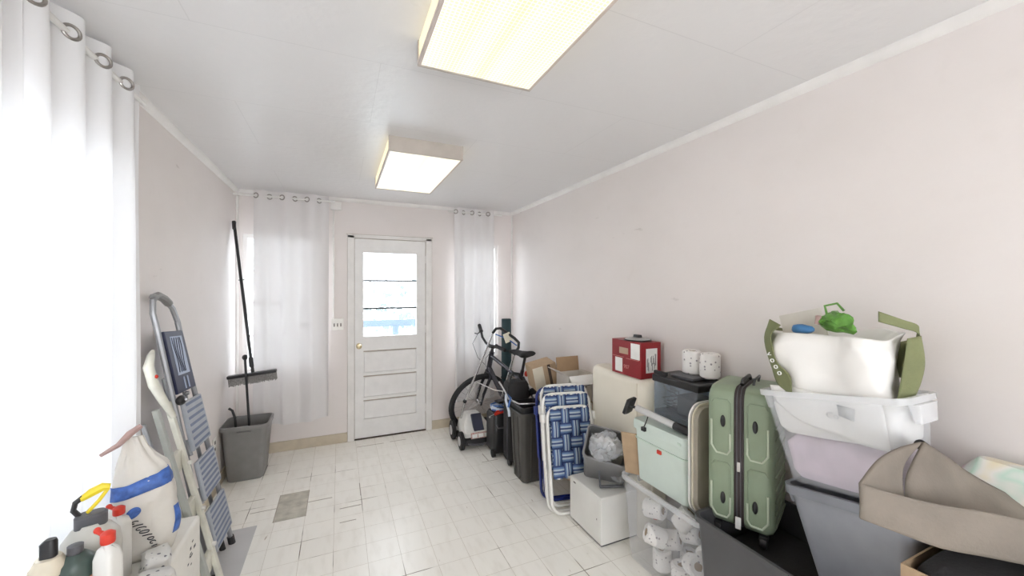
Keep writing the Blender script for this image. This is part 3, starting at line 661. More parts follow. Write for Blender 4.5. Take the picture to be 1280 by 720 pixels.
# ------------------------------------------------------------------ white box and the bottles on it
ZB = .54
b = thing('white_cabinet', 'low white box at lower left carrying bottles and a sack', 'cabinet', (-.66, 1.72, 0))
MB().box(-.085, .095, -.42, .42, .01, ZB).build('body', 'whitebox', b, bevel=.012)
MB().box(-.095, .085, -.40, .40, 0, .012).build('plinth', 'grey_bin', b)
q = MB()
for i in range(8):
    random.seed(40+i); y = .28+random.uniform(-.025, .06); z = ZB-.06-random.uniform(0, .10); q.box(.095, .0956, y, y+random.uniform(.01, .03), z, z+random.uniform(.004, .012))
q.build('print', 'inkm', b, smooth=False)
random.seed(5)
def at(x, y): return (x, y, ZB)
# sprayer jug
j = thing('sprayer_jug', 'large milky white jug with a dark collar and yellow trigger handle', 'jug', at(-.715, 1.655), rz=.3); j.scale = (.84, .84, .98)
MB().lathe([(.0, 0), (.075, 0), (.082, .01), (.084, .19), (.078, .225), (.055, .255), (.038, .265), (.036, .272)], (0, 0, 0), 28).build('tank', 'milk', j)
MB().loft([rrect(0, 0, .088, .060, .026, .262), rrect(0, 0, .088, .060, .026, .296), rrect(0, 0, .074, .048, .022, .303)]).build('collar', 'collar', j)
MB().tube([(-.03, 0, .300), (-.045, 0, .322), (-.040, 0, .345), (-.020, 0, .358)], .0085).build('lever', 'black', j)
MB().tube([(-.026, 0, .352), (.0, 0, .366), (.030, 0, .376), (.05, 0, .372)], [.009, .014, .014, .010], 8).build('trigger', 'yellow', j)
MB().tube([(.045, 0, .368), (.02, 0, .335), (-.01, 0, .305)], .006).build('linkage', 'yellow', j)
def bottle(label, x, y, s=1, rz=0, sz=1):
    t = thing('squirt_bottle', label, 'bottle', at(x, y), rz); t.scale = (1, 1, sz)
    MB().loft([rrect(0, 0, .068*s, .050*s, .012, 0), rrect(0, 0, .072*s, .054*s, .014, .006), rrect(0, 0, .072*s, .054*s, .014, .205), rrect(0, 0, .058*s, .042*s, .014, .228), rrect(0, 0, .026*s, .026*s, .012, .238), rrect(0, 0, .026*s, .026*s, .012, .246)]).build('body', 'white', t, ang=60)
    c = MB().lathe([(.0155, .243), (.0165, .247), (.0165, .268), (.009, .274), (.0, .275)], (0, 0, 0), 14).build('cap', 'red', t)
    MB().tube([(-.006, 0, .262), (-.026, 0, .268), (-.032, 0, .272)], [.008, .006, .008]).build('spout', 'red', c)
    MB().ball((-.034, 0, .273), .0085).build('tip', 'red', c)
    MB().box(-.028*s, .028*s, -.0282*s, -.0272*s, .05, .17).build('label_print', 'greyp', t)
    return t
bottle('small white plastic bottle with red cap in front of the yellow-handled jug', -.612, 1.50, s=.84, rz=-.5, sz=1.1)
bottle('white plastic bottle with red cap between the jug and the striped sack', -.700, 1.785, s=.85, rz=-.4, sz=.90)
t = thing('spray_can', 'tan can with a tall black cap at the lower left corner', 'can', at(-.735, 1.50)); t.scale = (1, 1, 1.17)
MB().lathe([(.0, 0), (.034, 0), (.035, .01), (.035, .16), (.034, .18), (.038, .185), (.038, .20), (.030, .214), (.026, .222), (0, .224)], (0, 0, 0), 24).build('body', 'tan', t)
MB().lathe([(.036, .14), (.0362, .16)], (0, 0, 0), 24).build('band', 'black', t)
MB().loft([rrect(0, 0, .034, .026, .010, .222), rrect(0, 0, .034, .026, .010, .256), rrect(.004, 0, .022, .018, .008, .264)]).build('cap', 'black', t)
t = thing('fuel_can', 'squat dark green can with orange label and small cap', 'can', at(-.690, 1.520), rz=.2); t.scale = (1, 1, 1.14)
MB().lathe([(.0, 0), (.042, 0), (.043, .01), (.043, .185), (.040, .200), (.022, .215), (.016, .217)], (0, 0, 0), 28).build('body', 'dgreen', t)
MB().lathe([(.016, .214), (.017, .218), (.017, .236), (.0, .238)], (0, 0, 0), 14).build('cap', 'collar', t)
q = MB(); q.grid(lambda u, v: (.0436*math.cos(-1.9+u*1.5), .0436*math.sin(-1.9+u*1.5), .06+.10*v), 12, 1); q.build('orange_label', 'orange', t, solid=.0006)
t = thing('pump_jar', 'small dark round jar between green can and red-capped bottle', 'jar', at(-.648, 1.570))
MB().lathe([(.0, 0), (.028, 0), (.030, .01), (.030, .16), (.024, .172), (.024, .185), (0, .186)], (0, 0, 0), 20).build('body', 'collar', t)

# sack with blue band
sk = thing('sack', 'white sack with a blue band and pink tie standing among the bottles', 'sack', at(-.676, 1.915), rz=-.05)
prof = [(0, .080, .060), (.02, .090, .070), (.10, .098, .078), (.22, .094, .072), (.29, .084, .060), (.34, .070, .044), (.38, .050, .028), (.41, .034, .018), (.44, .026, .012)]
mat_r = Matrix.Rotation(R(20), 4, 'Z')
def skp(u, z, e=0):
    for (z0, a0, b0), (z1, a1, b1) in zip(prof, prof[1:]):
        if z0 <= z <= z1+1e-9:
            f_ = (z-z0)/(z1-z0); a = a0+(a1-a0)*f_; b_ = b0+(b1-b0)*f_; break
    cx, sy = math.cos(u), math.sin(u); k = 1
    x = (a+e)*math.copysign(abs(cx)**.75, cx); y = (b_+e)*math.copysign(abs(sy)**.75, sy)
    v = Vector((x, y, z)); n = noise.noise_vector(v*10+Vector((4, 1, 2)))*.014*min(1, z/.05+.1)
    pl = max(0, (z-.24)/.2); n += Vector((cx, sy, 0))*(.007*pl*math.sin(9*u+2*noise.noise(Vector((u, z*6, 0)))))-Vector((.03*pl, 0, 0))
    n += Vector((cx, sy, 0))*(-.006*abs(noise.noise(Vector((u*2.5, z*16, 5)))))
    return mat_r @ (v+n)
q = MB(); q.loft([[skp(2*PI*k/40, prof[-1][0]*j/26) for k in range(72)] for j in range(27)]); q.build('bag', 'sack', sk, ang=70)
def skpatch(u0, u1, z0, z1, name, m, nu=14, nv=3, skew=0, e=.0035):
    MB().grid(lambda a, c: skp(u0+(u1-u0)*a, z0+(z1-z0)*c+skew*a, e), nu, nv).build(name, m, sk, solid=.0006)
skpatch(R(-178), R(-12), .226, .276, 'blue_band', 'sackb', 60, 3, .045)
skpatch(R(-42), R(-18), .07, .17, 'blue_print', 'sackb', 6, 6)
q = MB(); q.grid(lambda a, c: skp(R(-101)+.17*a*math.cos(2*PI*c), .188+.020*a*math.sin(2*PI*c), .004), 4, 24); q.build('round_emblem', 'sackb', sk, solid=.0008)
q = MB(); random.seed(3)
for i in range(9):      # column of black letters running down the sack
    u = R(-96+i*2.6); z = .152-i*.0135
    if i % 3 == 1: q.tube([skp(u-.09, z, .004), skp(u+.0, z+.001, .004), skp(u+.08, z, .004)], .0020, 5)
    else: q.tube([skp(u+.075*math.cos(t), z+.0045*math.sin(t), .004) for t in [2*PI*k/12 for k in range(12 if i % 2 else 10)]], .0018, 5)
q.build('lettering', 'inkm', sk)
q = MB()
for i in range(6): q.tube([skp(R(-75+i*5), .26+.004*i, .002), skp(R(-72+i*5), .262+.004*i, .002)], .0014, 5)
q.build('small_print', 'inkm', sk)
MB().tube([mat_r@Vector((-.115, -.022, .405)), mat_r@Vector((-.070, -.026, .432)), mat_r@Vector((-.04, -.02, .465)), mat_r@Vector((-.01, -.01, .485))], [.006, .009, .012, .009], 8).build('tie_strip', 'pink', sk)
# printed paper pouches
for i, (x, y, z, s, lab) in enumerate(((-.600, 1.785, .035, 1.0, 'crumpled white printed pouch against the foot of the striped sack'), (-.570, 1.67, .03, .95, 'crumpled white printed pouch behind the red-capped bottle in front'), (-.560, 1.555, .022, .9, 'crumpled white printed pouch at the bottom edge'))):
    t = MB(); t.loft([rrect(0, 0, .05*s, .08*s, .012, 0), rrect(0, 0, .08*s, .12*s, .02, .012), rrect(0, 0, .075*s, .115*s, .02, .045*s), rrect(0, 0, .05*s, .08*s, .015, .06*s)])
    bmesh.ops.subdivide_edges(t.bm, edges=t.bm.edges, cuts=2); t.crumple(.011, 22, i+2, 0)
    o = t.build('paper_pouch', 'paper', ang=50); o.location = at(x, y); o.rotation_euler = (0, 0, i*1.1+.3); tag(o, lab, 'pouch')

# ------------------------------------------------------------------ bicycle
fw = Vector((-.2, .98, 0)).normalized()
bk = thing('bicycle', 'dark adult bicycle leaning in the right back corner, front wheel turned', 'bicycle', (1.60, 2.985, 0), rz=math.atan2(fw.y, fw.x))
HT, HB = Vector((.80, 0, .87)), Vector((.855, 0, .70)); RH = Vector((0, 0, .335)); BB = Vector((.43, 0, .30)); ST = Vector((.27, 0, .78)); FH0 = Vector((1.02, 0, .335))
def btube(name, a, c, r, m='framem', par=bk): return MB().tube([a, c] if not isinstance(a, list) else a, r, 10).build(name, m, par)
q = MB(); q.tube([HT+Vector((.01, 0, -.03)), ST+Vector((.0, 0, -.10))], .019, 10); q.tube([HB+Vector((0, 0, .02)), BB], .024, 10); q.tube([ST, BB], .017, 10)
for s in (-1, 1):
    q.tube([BB+Vector((0, .02*s, 0)), RH+Vector((0, .05*s, 0))], .010, 8); q.tube([ST+Vector((0, .01*s, -.06)), RH+Vector((0, .05*s, 0))], .009, 8)
q.tube([HB+(HB-HT)*.05, HT-(HB-HT)*.05], .026, 12); q.build('frame', 'framem', bk)
btube('seatpost', ST, ST+Vector((-.04, 0, .13)), .013, 'black')
q = MB(); rings = []
for x, w, z, h in ((.20, .02, 0, .02), (.12, .03, .005, .028), (.03, .042, 0, .03), (-.04, .075, .0, .035), (-.08, .085, .012, .03), (-.10, .06, .02, .02)):
    rings.append([(x, w*math.cos(t), z+h*math.sin(t)*(1 if math.sin(t) > 0 else .8)) for t in [2*PI*k/14 for k in range(14)]])
q.loft(rings); q.xf(Matrix.Translation(ST+Vector((-.01, 0, .15)))); q.build('saddle', 'blackf', bk)
# wheels
def wheel(par, mx, name='wheel'):
    w = MB(); n = 48
    w.tube([(.315*math.cos(2*PI*k/n), 0, .315*math.sin(2*PI*k/n)) for k in range(n)], .024, 10, True); w.xf(mx); wo = w.build(name, 'tyre', par)
    w = MB(); w.lathe([(.296, -.012), (.282, -.010), (.280, 0), (.282, .010), (.296, .012), (.298, 0)], (0, 0, 0), 48, 'Y')
    bmesh.ops.delete(w.bm, geom=[f for f in w.bm.faces if len(f.verts) > 4], context='FACES'); w.xf(mx); w.build('rim', 'framem', wo)
    w = MB(); w.tube([(0, -.045, 0), (0, .045, 0)], .014, 10); w.tube([(0, -.035, 0), (0, -.030, 0)], .028, 14); w.tube([(0, .030, 0), (0, .035, 0)], .028, 14); w.xf(mx); w.build('hub', 'steel', wo)
    w = MB()
    for k in range(28):
        a = 2*PI*k/28; b_ = a+(.75 if (k//2) % 2 else -.75); s = .032 if k % 2 else -.032
        w.tube([(.026*math.cos(b_), s, .026*math.sin(b_)), (.285*math.cos(a), 0, .285*math.sin(a))], .0011, 4)
    w.xf(mx); w.build('spokes', 'steel', wo)
    return wo
axis = (HB-HT).normalized()
def steer(deg): return Matrix.Translation(HT) @ Matrix.Rotation(R(-deg), 4, axis) @ Matrix.Translation(-HT)
SM = steer(84)
wheel(bk, SM @ Matrix.Translation(FH0)); wheel(bk, Matrix.Translation(RH))
q = MB()
for s in (-1, 1): q.tube([HB+Vector((0.01, .02*s, -.03)), HB+Vector((.015, .055*s, -.07)), FH0+Vector((-.045, .058*s, .12)), FH0+Vector((0, .055*s, 0))], [.014, .018, .015, .009], 10)
q.tube([HB+Vector((0.01, -.055, -.05)), HB+Vector((.01, .055, -.05))], .017, 10); q.xf(SM); q.build('fork', 'framem', bk)
q = MB(); c = HT+Vector((-.02, 0, .06)); s0 = c+Vector((.05, 0, .05))
q.tube([HT, c, s0], .018, 10); q.xf(SM); q.build('stem', 'black', bk)
bar_p = [s0+Vector(v) for v in ((-.05, .31, .075), (-.02, .20, .07), (.01, .10, .045), (0, .05, 0), (0, -.05, 0), (.01, -.10, .045), (-.02, -.20, .07), (-.05, -.31, .075))]
q = MB().tube(bar_p, .0125, 10); q.xf(SM); q.build('handlebar', 'black', bk)
for s in (0, -1):
    e, f_ = (bar_p[0], bar_p[1]) if s == 0 else (bar_p[-1], bar_p[-2])
    q = MB().tube([e, e.lerp(f_, 1.05)], .0185, 10); q.xf(SM); q.build('grip', 'tyre', bk)
    q = MB(); m_ = e.lerp(f_, 1.1); q.tube([m_, m_+Vector((.045, 0, -.02)), m_+Vector((.055, -.05 if s else .05, -.03))], .006, 8); q.ball(m_, .022, (1, 1.2, 1), 10); q.xf(SM); q.build('brake_lever', 'black', bk)
    q = MB(); side = -1 if s else 1
    q.tube([m_+Vector((.04, 0, -.02)), m_+Vector((.12, -.02*side, -.10)), m_+Vector((.11, -.09*side, -.24)), HB+Vector((.03, .02*side, .05))], .0025, 6); q.xf(SM); q.build('brake_cable', 'black', bk)
q = MB().lathe([(.0, -.004), (.085, -.004), (.092, 0), (.085, .004), (0, .004)], BB+Vector((0, .05, 0)), 28, 'Y'); q.build('chainring', 'steel', bk)
q = MB(); q.tube([BB+Vector((0, .065, 0)), BB+Vector((.03, .075, .165))], .010, 8); q.tube([BB+Vector((0, -.065, 0)), BB+Vector((-.03, -.075, -.165))], .010, 8); q.build('crank', 'steel', bk)
for s in (1, -1): MB().box(-.04, .04, -.045, .045, -.01, .01, Matrix.Translation(BB+Vector((.03*s, .115*s, .17*s)))).build('pedal', 'black', bk, bevel=.003)
MB().ball(ST+Vector((-.06, 0, -.02)), .022, (.7, 1, 1.2)).build('rear_reflector', 'red', bk)

# ------------------------------------------------------------------ lawn mower
mw = thing('lawn_mower', 'small black and white electric lawn mower in front of the bicycle wheel', 'lawn mower', (1.235, 3.735, 0), rz=0)
MB().loft([rrect(0, 0, .30, .34, .05, .035), rrect(0, 0, .32, .36, .06, .05), rrect(0, 0, .30, .33, .06, .082), rrect(0, .02, .24, .26, .05, .10)]).build('deck', 'black', mw)
sh = MB().loft([rrect(0, .0, .27, .30, .02, .10), rrect(0, .0, .27, .30, .02, .145), rrect(0, .045, .24, .21, .02, .20), rrect(0, .07, .15, .15, .02, .265), rrect(0, .08, .12, .11, .02, .275)]).build('shell', 'mowerw', mw)
sl = Matrix.Translation((.01, -.085, .205)) @ Matrix.Rotation(R(-38), 4, 'X')
MB().box(-.052, .052, -.014, .014, -.075, .10, sl).build('battery_door', 'mowern', mw, bevel=.006)
sl2 = Matrix.Translation((.02, -.1545, .118)) @ Matrix.Rotation(R(-8), 4, 'X')
lb = MB().box(-.10, .10, -.004, .004, -.030, .026, sl2).build('caution_label', 'caution', mw)
q = MB()
for k in (-.062, .0, .062): q.box(k-.026, k+.026, -.0055, -.004, -.022, .012, sl2)
q.build('label_panel', 'label', lb, smooth=False)
for i, (x, y, r) in enumerate(((-.175, -.15, .085), (-.175, .15, .095), (.175, -.15, .065), (.175, .15, .085))):
    w = MB().lathe([(.0, -.018), (r*.55, -.020), (r*.6, -.014), (r*.8, -.018), (r, -.014), (r, .014), (r*.8, .018), (0, .014)], (x, y, r), 24, 'X').build('wheel', 'tyre', mw)
    MB().lathe([(.0, -.023), (r*.5, -.022), (r*.52, -.015)], (x, y, r), 18, 'X').build('hubcap', 'greyp', w)
MB().tube([(-.12, -.20, .06), (.0, -.215, .045), (.14, -.20, .05)], .010).build('front_bar', 'collar', mw)
hl = [Vector((-.135, .0, .25)), Vector((-.10, -.02, .42)), Vector((.14, -.165, 1.10)), Vector((.165, -.19, 1.145)), Vector((.20, -.22, 1.150))]
hr = [Vector((.125, -.15, .09)), Vector((.30, -.32, .90)), Vector((.335, -.345, .97))]
MB().tube(hl[:3], .010, 10).build('handle_tube', 'steel', mw); MB().tube(hr[:2], .010, 10).build('handle_tube', 'steel', mw)
MB().tube([hl[2], hl[3], hl[4], Vector((.30, -.33, 1.06)), Vector((.335, -.352, 1.02)), hr[2], hr[1]], .014, 10).build('grip_bar', 'black', mw)
MB().tube([Vector((.16, -.19, 1.09)), Vector((.25, -.28, 1.05)), Vector((.32, -.34, .99))], .006, 8).build('switch_bail', 'bluec', mw)
MB().box(-.035, .035, -.008, .008, -.045, .045, Matrix.Translation((.245, -.29, 1.065)) @ Matrix.Rotation(R(-20), 4, 'Y')).build('tag_card', 'tag', mw, bevel=.003)
MB().tube([hl[1], Vector((.0, -.10, .62)), Vector((.14, -.20, .55)), hr[0].lerp(hr[1], .55)], .007, 8).build('crossbar', 'steel', mw)
MB().ball(hl[1], .02).build('wing_knob', 'black', mw); MB().ball(hr[0].lerp(hr[1], .12), .02).build('wing_knob', 'black', mw)

# dark roll in the corner
rl = thing('rolled_mat', 'tall dark teal rolled mat standing in the right back corner', 'rolled mat', (1.70, 3.99, 0))
q = MB(); q.lathe([(.0, 0), (.050, 0), (.054, .006), (.056, .6), (.054, 1.195), (.05, 1.2), (.0, 1.19)], (0, 0, 0), 24); q.crumple(.004, 9, 3, 0); q.build('roll', 'navyroll', rl)
for z in (.55, .85): MB().tube([(.058*math.cos(t), .058*math.sin(t), z) for t in [2*PI*k/24 for k in range(24)]], .006, 6, True).build('strap', 'black', rl)

# luggage and bins behind the chairs
t = thing('black_suitcase', 'black soft suitcase with raised handle behind the dark bin', 'suitcase', (1.435, 3.15, 0), rz=0)
MB().loft([rrect(0, 0, .18, .15, .04, .03), rrect(0, 0, .20, .17, .045, .05), rrect(0, 0, .20, .17, .045, .69), rrect(0, 0, .17, .14, .04, .72)]).build('body', 'blackf', t)
MB().tube([(-.07, 0, .715), (-.06, 0, .765), (-.02, 0, .785), (.03, 0, .775), (.06, 0, .72)], .012).build('handle', 'black', t)
MB().tube([(-.102, -.04, .06), (-.102, -.04, .68)], .004).build('zip', 'collar', t); MB().loft([rrect(0, -.086, .15, .02, .009, .12), rrect(0, -.090, .15, .03, .009, .14), rrect(0, -.090, .15, .03, .009, .55), rrect(0, -.086, .14, .02, .009, .57)]).build('front_pocket', 'blackf', t)
for s in (-1, 1): MB().lathe([(.0, -.012), (.028, -.012), (.030, 0), (.028, .012), (0, .012)], (s*.085, -.05, .03), 16, 'X').build('wheel', 'black', t)
t = thing('tool_case', 'low black wheeled case on the floor between mower and dark bin', 'case', (1.365, 3.40, 0), rz=.0)
MB().loft([rrect(0, 0, .15, .20, .02, .03), rrect(0, 0, .17, .22, .03, .05), rrect(0, 0, .17, .22, .03, .36), rrect(0, 0, .14, .19, .02, .39)]).build('body', 'black', t)
for s in (-1, 1): MB().lathe([(.0, -.014), (.034, -.014), (.036, 0), (.034, .014), (0, .014)], (s*.085, -.09, .036), 16, 'X').build('wheel', 'tyre', t)
MB().tube([(-.06, -.112, .30), (-.05, -.125, .27), (.05, -.125, .27), (.06, -.112, .30)], .008).build('handle', 'collar', t)
t = thing('cord_coil', 'tangle of blue and pale cords lying on the low black case', 'cord', (1.355, 3.38, .402))
random.seed(11)
for i, m_ in enumerate(('bluec', 'whitec', 'whitec', 'bluec')):
    P = [(.06*math.cos(k*.7+i)+.01*math.sin(k*2.1), .075*math.sin(k*.7+i), .006+.012*i+.008*math.sin(k*1.3)+.004*(k % 3)) for k in range(14)]
    MB().tube(P, .0075, 6).build('cord', m_, t)
t = thing('jumper_clamp', 'red handled clamp resting on the case beside the cords', 'clamp', (1.315, 3.285, .392), rz=.6)
MB().tube([(-.06, 0, .012), (0, .012, .022), (.07, .016, .02)], [.008, .011, .012]).build('red_handle', 'red', t); MB().tube([(-.06, 0, .012), (0, -.012, .014), (.07, -.02, .012)], [.008, .011, .012]).build('red_handle', 'red', t); MB().tube([(-.13, 0, .012), (-.05, 0, .012)], .008).build('jaw', 'steel', t)

def trash(label, z, s=1):
    t = thing('trash_bin', label, 'bin', (1.415, 2.86, z), rz=0)
    tub_mb(.19*s, .21*s, .235*s, .25*s, .555, .035, .004, .010, .028).build('body', 'trash', t)
    for x in (-.03, .04):
        MB().loft([rrect(x, -.108*s, .014, .012, .004, .02), rrect(x, -.1255*s, .014, .012, .004, .52)]).build('rib', 'trash', t)
    for y in (-.04, .05):
        MB().loft([rrect(-.098*s, y, .012, .016, .004, .02), rrect(-.118*s, y, .012, .016, .004, .52)]).build('rib', 'trash', t)
    return t
trash('tall dark brown-grey open bin left of the folded lawn chairs', 0)
t = thing('bin_liner_tub', 'dark bin nested inside the top of the tall dark bin', 'bin', (1.415, 2.86, .016)); tub_mb(.165, .185, .222, .237, .585, .03, .004, .006, .02).build('body', 'black', t)
t = thing('tubing', 'bent grey steel tubing and pale straps hanging over the rim of the dark bin', 'tubing', (1.345, 2.94, .601))
MB().tube([(-.06, .24, .115), (-.045, .15, .06), (-.05, .05, .012), (-.03, -.12, .012), (.10, -.16, .012)], .0075).build('tube', 'steel', t)
MB().tube([(-.045, .12, .03), (-.085, .03, .01), (-.087, -.04, -.06), (-.088, -.05, -.10)], .010).build('strap', 'whitec', t)
MB().tube([(-.03, .16, .03), (-.03, .05, .015), (-.06, .0, .015), (-.088, -.03, -.03)], .008).build('strap', 'bluec', t)

# ------------------------------------------------------------------ folded lawn chairs
def lawn_chair(label, frame_m, web_m, x, y, rz, tilt, full=True):
    a = thing('lawn_chair', label, 'lawn chair', (x, y, 0), group='folded lawn chairs', rot=(R(tilt), 0, rz))
    W = .355
    def loop(z0, z1, yo, r=.07, w=W):
        pts = []
        for cx, cz, a0 in ((w/2-r, z1-r, 0), (-w/2+r, z1-r, 90), (-w/2+r, z0+r, 180), (w/2-r, z0+r, 270)):
            for k in range(6):
                t_ = R(a0+90*k/5); pts.append((cx+r*math.cos(t_), yo, cz+r*math.sin(t_)))
        return pts
    MB().tube(loop(.012, .79, .0), .011, 10, True).build('back_frame', frame_m, a)
    MB().tube(loop(.0115, .70, -.045, w=W-.03), .011, 10, True).build('seat_frame', frame_m, a)
    def weave(name, z0, z1, yo, w):
        q = MB(); nv_, nh = 4, max(3, round((z1-z0)/.085)); sw = w/nv_*.86; sh_ = (z1-z0)/nh*.86
        for i in range(nv_):
            xc = -w/2+w*(i+.5)/nv_
            P = [(xc, yo+.0045*math.sin(PI*(k/4)+(PI if i % 2 else 0)+PI/4*2-.8)-.006, z0+(z1-z0)*k/(nh*4)) for k in range(nh*4+1)]
            q.strip([(xc, yo-.006+.005*math.cos(PI*(k/4-.5)+(PI if i % 2 else 0)), z0+(z1-z0)*k/(nh*4)) for k in range(nh*4+1)], (1, 0, 0), sw)
        for j in range(nh):
            zc = z0+(z1-z0)*(j+.5)/nh
            q.strip([(-w/2+w*k/(nv_*4), yo-.006-.005*math.cos(PI*(k/4-.5)+(PI if j % 2 else 0)), zc) for k in range(nv_*4+1)], (0, 0, 1), sh_)
        return q.build(name, web_m, a, solid=.0012)
    weave('back_webbing', .36, .785, -.010, W-.03); weave('seat_webbing', .235, .695, -.058, W-.06)
    q = MB()
    for i in range(4):
        for z, yo in ((.695, -.062), (.238, -.062), (.785, -.012)):
            xx = -(W-.06)/2+(W-.06)*(i+.5)/4; q.box(xx-.008, xx+.008, yo-.006, yo+.014, z-.006, z+.010)
    q.build('webbing_clips', 'tubew', a, smooth=False)
    for s in (-1, 1): 
        MB().tube([(s*(W/2+.012), -.02, .30), (s*(W/2+.012), -.02, .62)], .010, 8).build('arm_link', frame_m, a)
        MB().box(s*(W/2+.012)-.012, s*(W/2+.012)+.012, -.045, .02, .60, .66).build('armrest', frame_m, a, bevel=.005)
    return a
ch = lawn_chair('front folded white lawn chair with blue plaid webbing', 'tubew', 'web', 1.475, 2.285, R(-11), -11)
c2 = dup(ch, (1.512, 2.372, 0), label='white folded lawn chair right behind the front one, its webbing top showing above')
c2.rotation_euler = (R(-11), 0, R(-11)); c2.scale = (1, 1, 1.045)
c3 = lawn_chair('rearmost folded lawn chair, with navy blue tube frame', 'tuben', 'webl', 1.515, 2.455, R(-11), -11)

# ------------------------------------------------------------------ cardboard cartons
def open_carton(name, label, x0, x1, y0, y1, z0, h, m, flaps, rz=0, rot=None):
    cx, cy = (x0+x1)/2, (y0+y1)/2
    a = thing(name, label, 'cardboard box', (cx, cy, z0), rot=rot or (0, 0, rz)); w, d_ = x1-x0, y1-y0; t = .005
    q = MB(); q.box(-w/2, w/2, -d_/2, d_/2, 0, t)
    q.box(-w/2, -w/2+t, -d_/2, d_/2, t, h).box(w/2-t, w/2, -d_/2, d_/2, t, h).box(-w/2+t, w/2-t, -d_/2, -d_/2+t, t, h).box(-w/2+t, w/2-t, d_/2-t, d_/2, t, h)
    q.build('body', m, a, smooth=False)
    for side, ang, ln, mm in flaps:
        if side in 'LR':
            s = -1 if side == 'L' else 1
            mx = Matrix.Translation((s*(w/2-t/2), 0, h)) @ Matrix.Rotation(R(ang)*s, 4, 'Y'); MB().box(-t/2, t/2, -d_/2+.003, d_/2-.003, .0005, ln, mx).build('flap', mm, a, smooth=False)
        else:
            s = -1 if side == 'F' else 1
            mx = Matrix.Translation((0, s*(d_/2-t/2), h)) @ Matrix.Rotation(-R(ang)*s, 4, 'X'); MB().box(-w/2+.003, w/2-.003, -t/2, t/2, .0005, ln, mx).build('flap', mm, a, smooth=False)
    return a
t = thing('cardboard_box', 'large closed brown carton on the floor behind the lawn chairs', 'cardboard box', (1.77, 2.62, 0))
MB().box(-.09, .09, -.17, .20, 0, .63).build('body', 'card', t, bevel=.003); MB().box(-.0901, .0901, -.02, .04, .6295, .6306).build('tape', 'tan', t)
a = open_carton('cardboard_box', 'open whitish carton with raised brown flap behind the chairs', 1.645, 1.865, 2.61, 2.80, .631, .215, 'cardw', [('B', 8, .12, 'cardd'), ('L', 60, .10, 'cardw'), ('R', 75, .10, 'cardw'), ('F', 140, .085, 'label')])
q = MB()
for z, w in ((.165, .07), (.13, .09), (.115, .06)): q.box(.0, w, -.0962, -.095, z, z+.006)
q.build('print', 'inkm', a, smooth=False)
t = thing('cardboard_box', 'tilted closed brown carton with a dark tape band left of the open carton', 'cardboard box', (1.60, 2.96, .705), rot=(R(4), R(-13), R(-8)))
MB().box(-.09, .12, -.10, .10, 0, .20).build('body', 'card', t, bevel=.003); MB().box(-.0915, -.0, -.1012, -.1, .0, .20).build('pale_panel', 'tan', t, smooth=False); MB().box(.04, .065, -.1015, -.1, 0, .20).build('dark_band', 'dark', t, smooth=False)
t = thing('cardboard_box', 'brown carton against the right wall under the tilted carton', 'cardboard box', (1.77, 3.03, 0)); MB().box(-.09, .09, -.18, .18, 0, .72).build('body', 'card', t, bevel=.003); MB().box(-.02, .03, -.1806, -.18, .3, .719).build('tape', 'tan', t)

# ------------------------------------------------------------------ small white box + grey bin with bags
t = thing('small_freezer', 'small white box-shaped freezer on the floor beside the lawn chairs', 'freezer', (1.575, 2.055, 0))
MB().box(-.16, .165, -.165, .165, .012, .294).build('body', 'white', t, bevel=.006); MB().box(-.165, -.159, -.168, .168, .02, .290).build('door', 'white', t, bevel=.003)
MB().box(-.15, .155, -.155, .155, 0, .013).build('base', 'collar', t)
MB().box(-.1665, -.165, .10, .125, .262, .272).build('badge', 'slot', t); MB().box(-.1665, -.165, -.13, -.125, .15, .16).build('screw', 'slot', t)
gb = thing('small_waste_bin', 'small grey plastic bin tipped on its side on the white box, stuffed with clear bags', 'bin', (1.575, 2.075, .425), rot=(R(38), R(10), R(-40))); gb.scale = (1.3, 1.3, 1.3)
tub_mb(.17, .13, .20, .17, .24, .02, .003, .006, .014, z0=-.10).build('body', 'gbag', gb)
q = MB(); q.ball((0, 0, 0), .088, (.95, .78, .6), 40); q.crumple(.034, 15, 7); q.crumple(.011, 42, 17); q.xf(Matrix.Translation((0, 0, .135))); o = q.build('crumpled_bag', 'crinkle', gb, ang=25)
q = MB(); q.ball((0, 0, 0), .055, (1.0, .5, .5), 20); q.crumple(.015, 14, 9); q.xf(Matrix.Translation((-.01, .02, .125))); q.build('bag_contents', 'bagw', gb, ang=30)
t = MB(); t.ball((0, 0, 0), .06, (1.0, .8, .8), 36); t.crumple(.022, 13, 21); t.crumple(.007, 40, 3); o = t.build('plastic_bag', 'crinkle', ang=25); o.location = (1.63, 1.985, .36); tag(o, 'crinkled clear plastic bag hanging in front of the tipped grey bin', 'plastic bag')
t = thing('wire_stand', 'dark folded metal stand leg resting on the white box', 'stand', (1.55, 1.965, .2945), rz=-.35)
MB().tube([(-.075, 0, .012), (.08, .0, .012)], .009).build('foot_bar', 'collar', t); MB().tube([(-.072, 0, .012), (-.07, .035, .10)], .006).build('upright', 'collar', t); MB().tube([(.075, 0, .012), (.073, .035, .13)], .006).build('upright', 'collar', t)

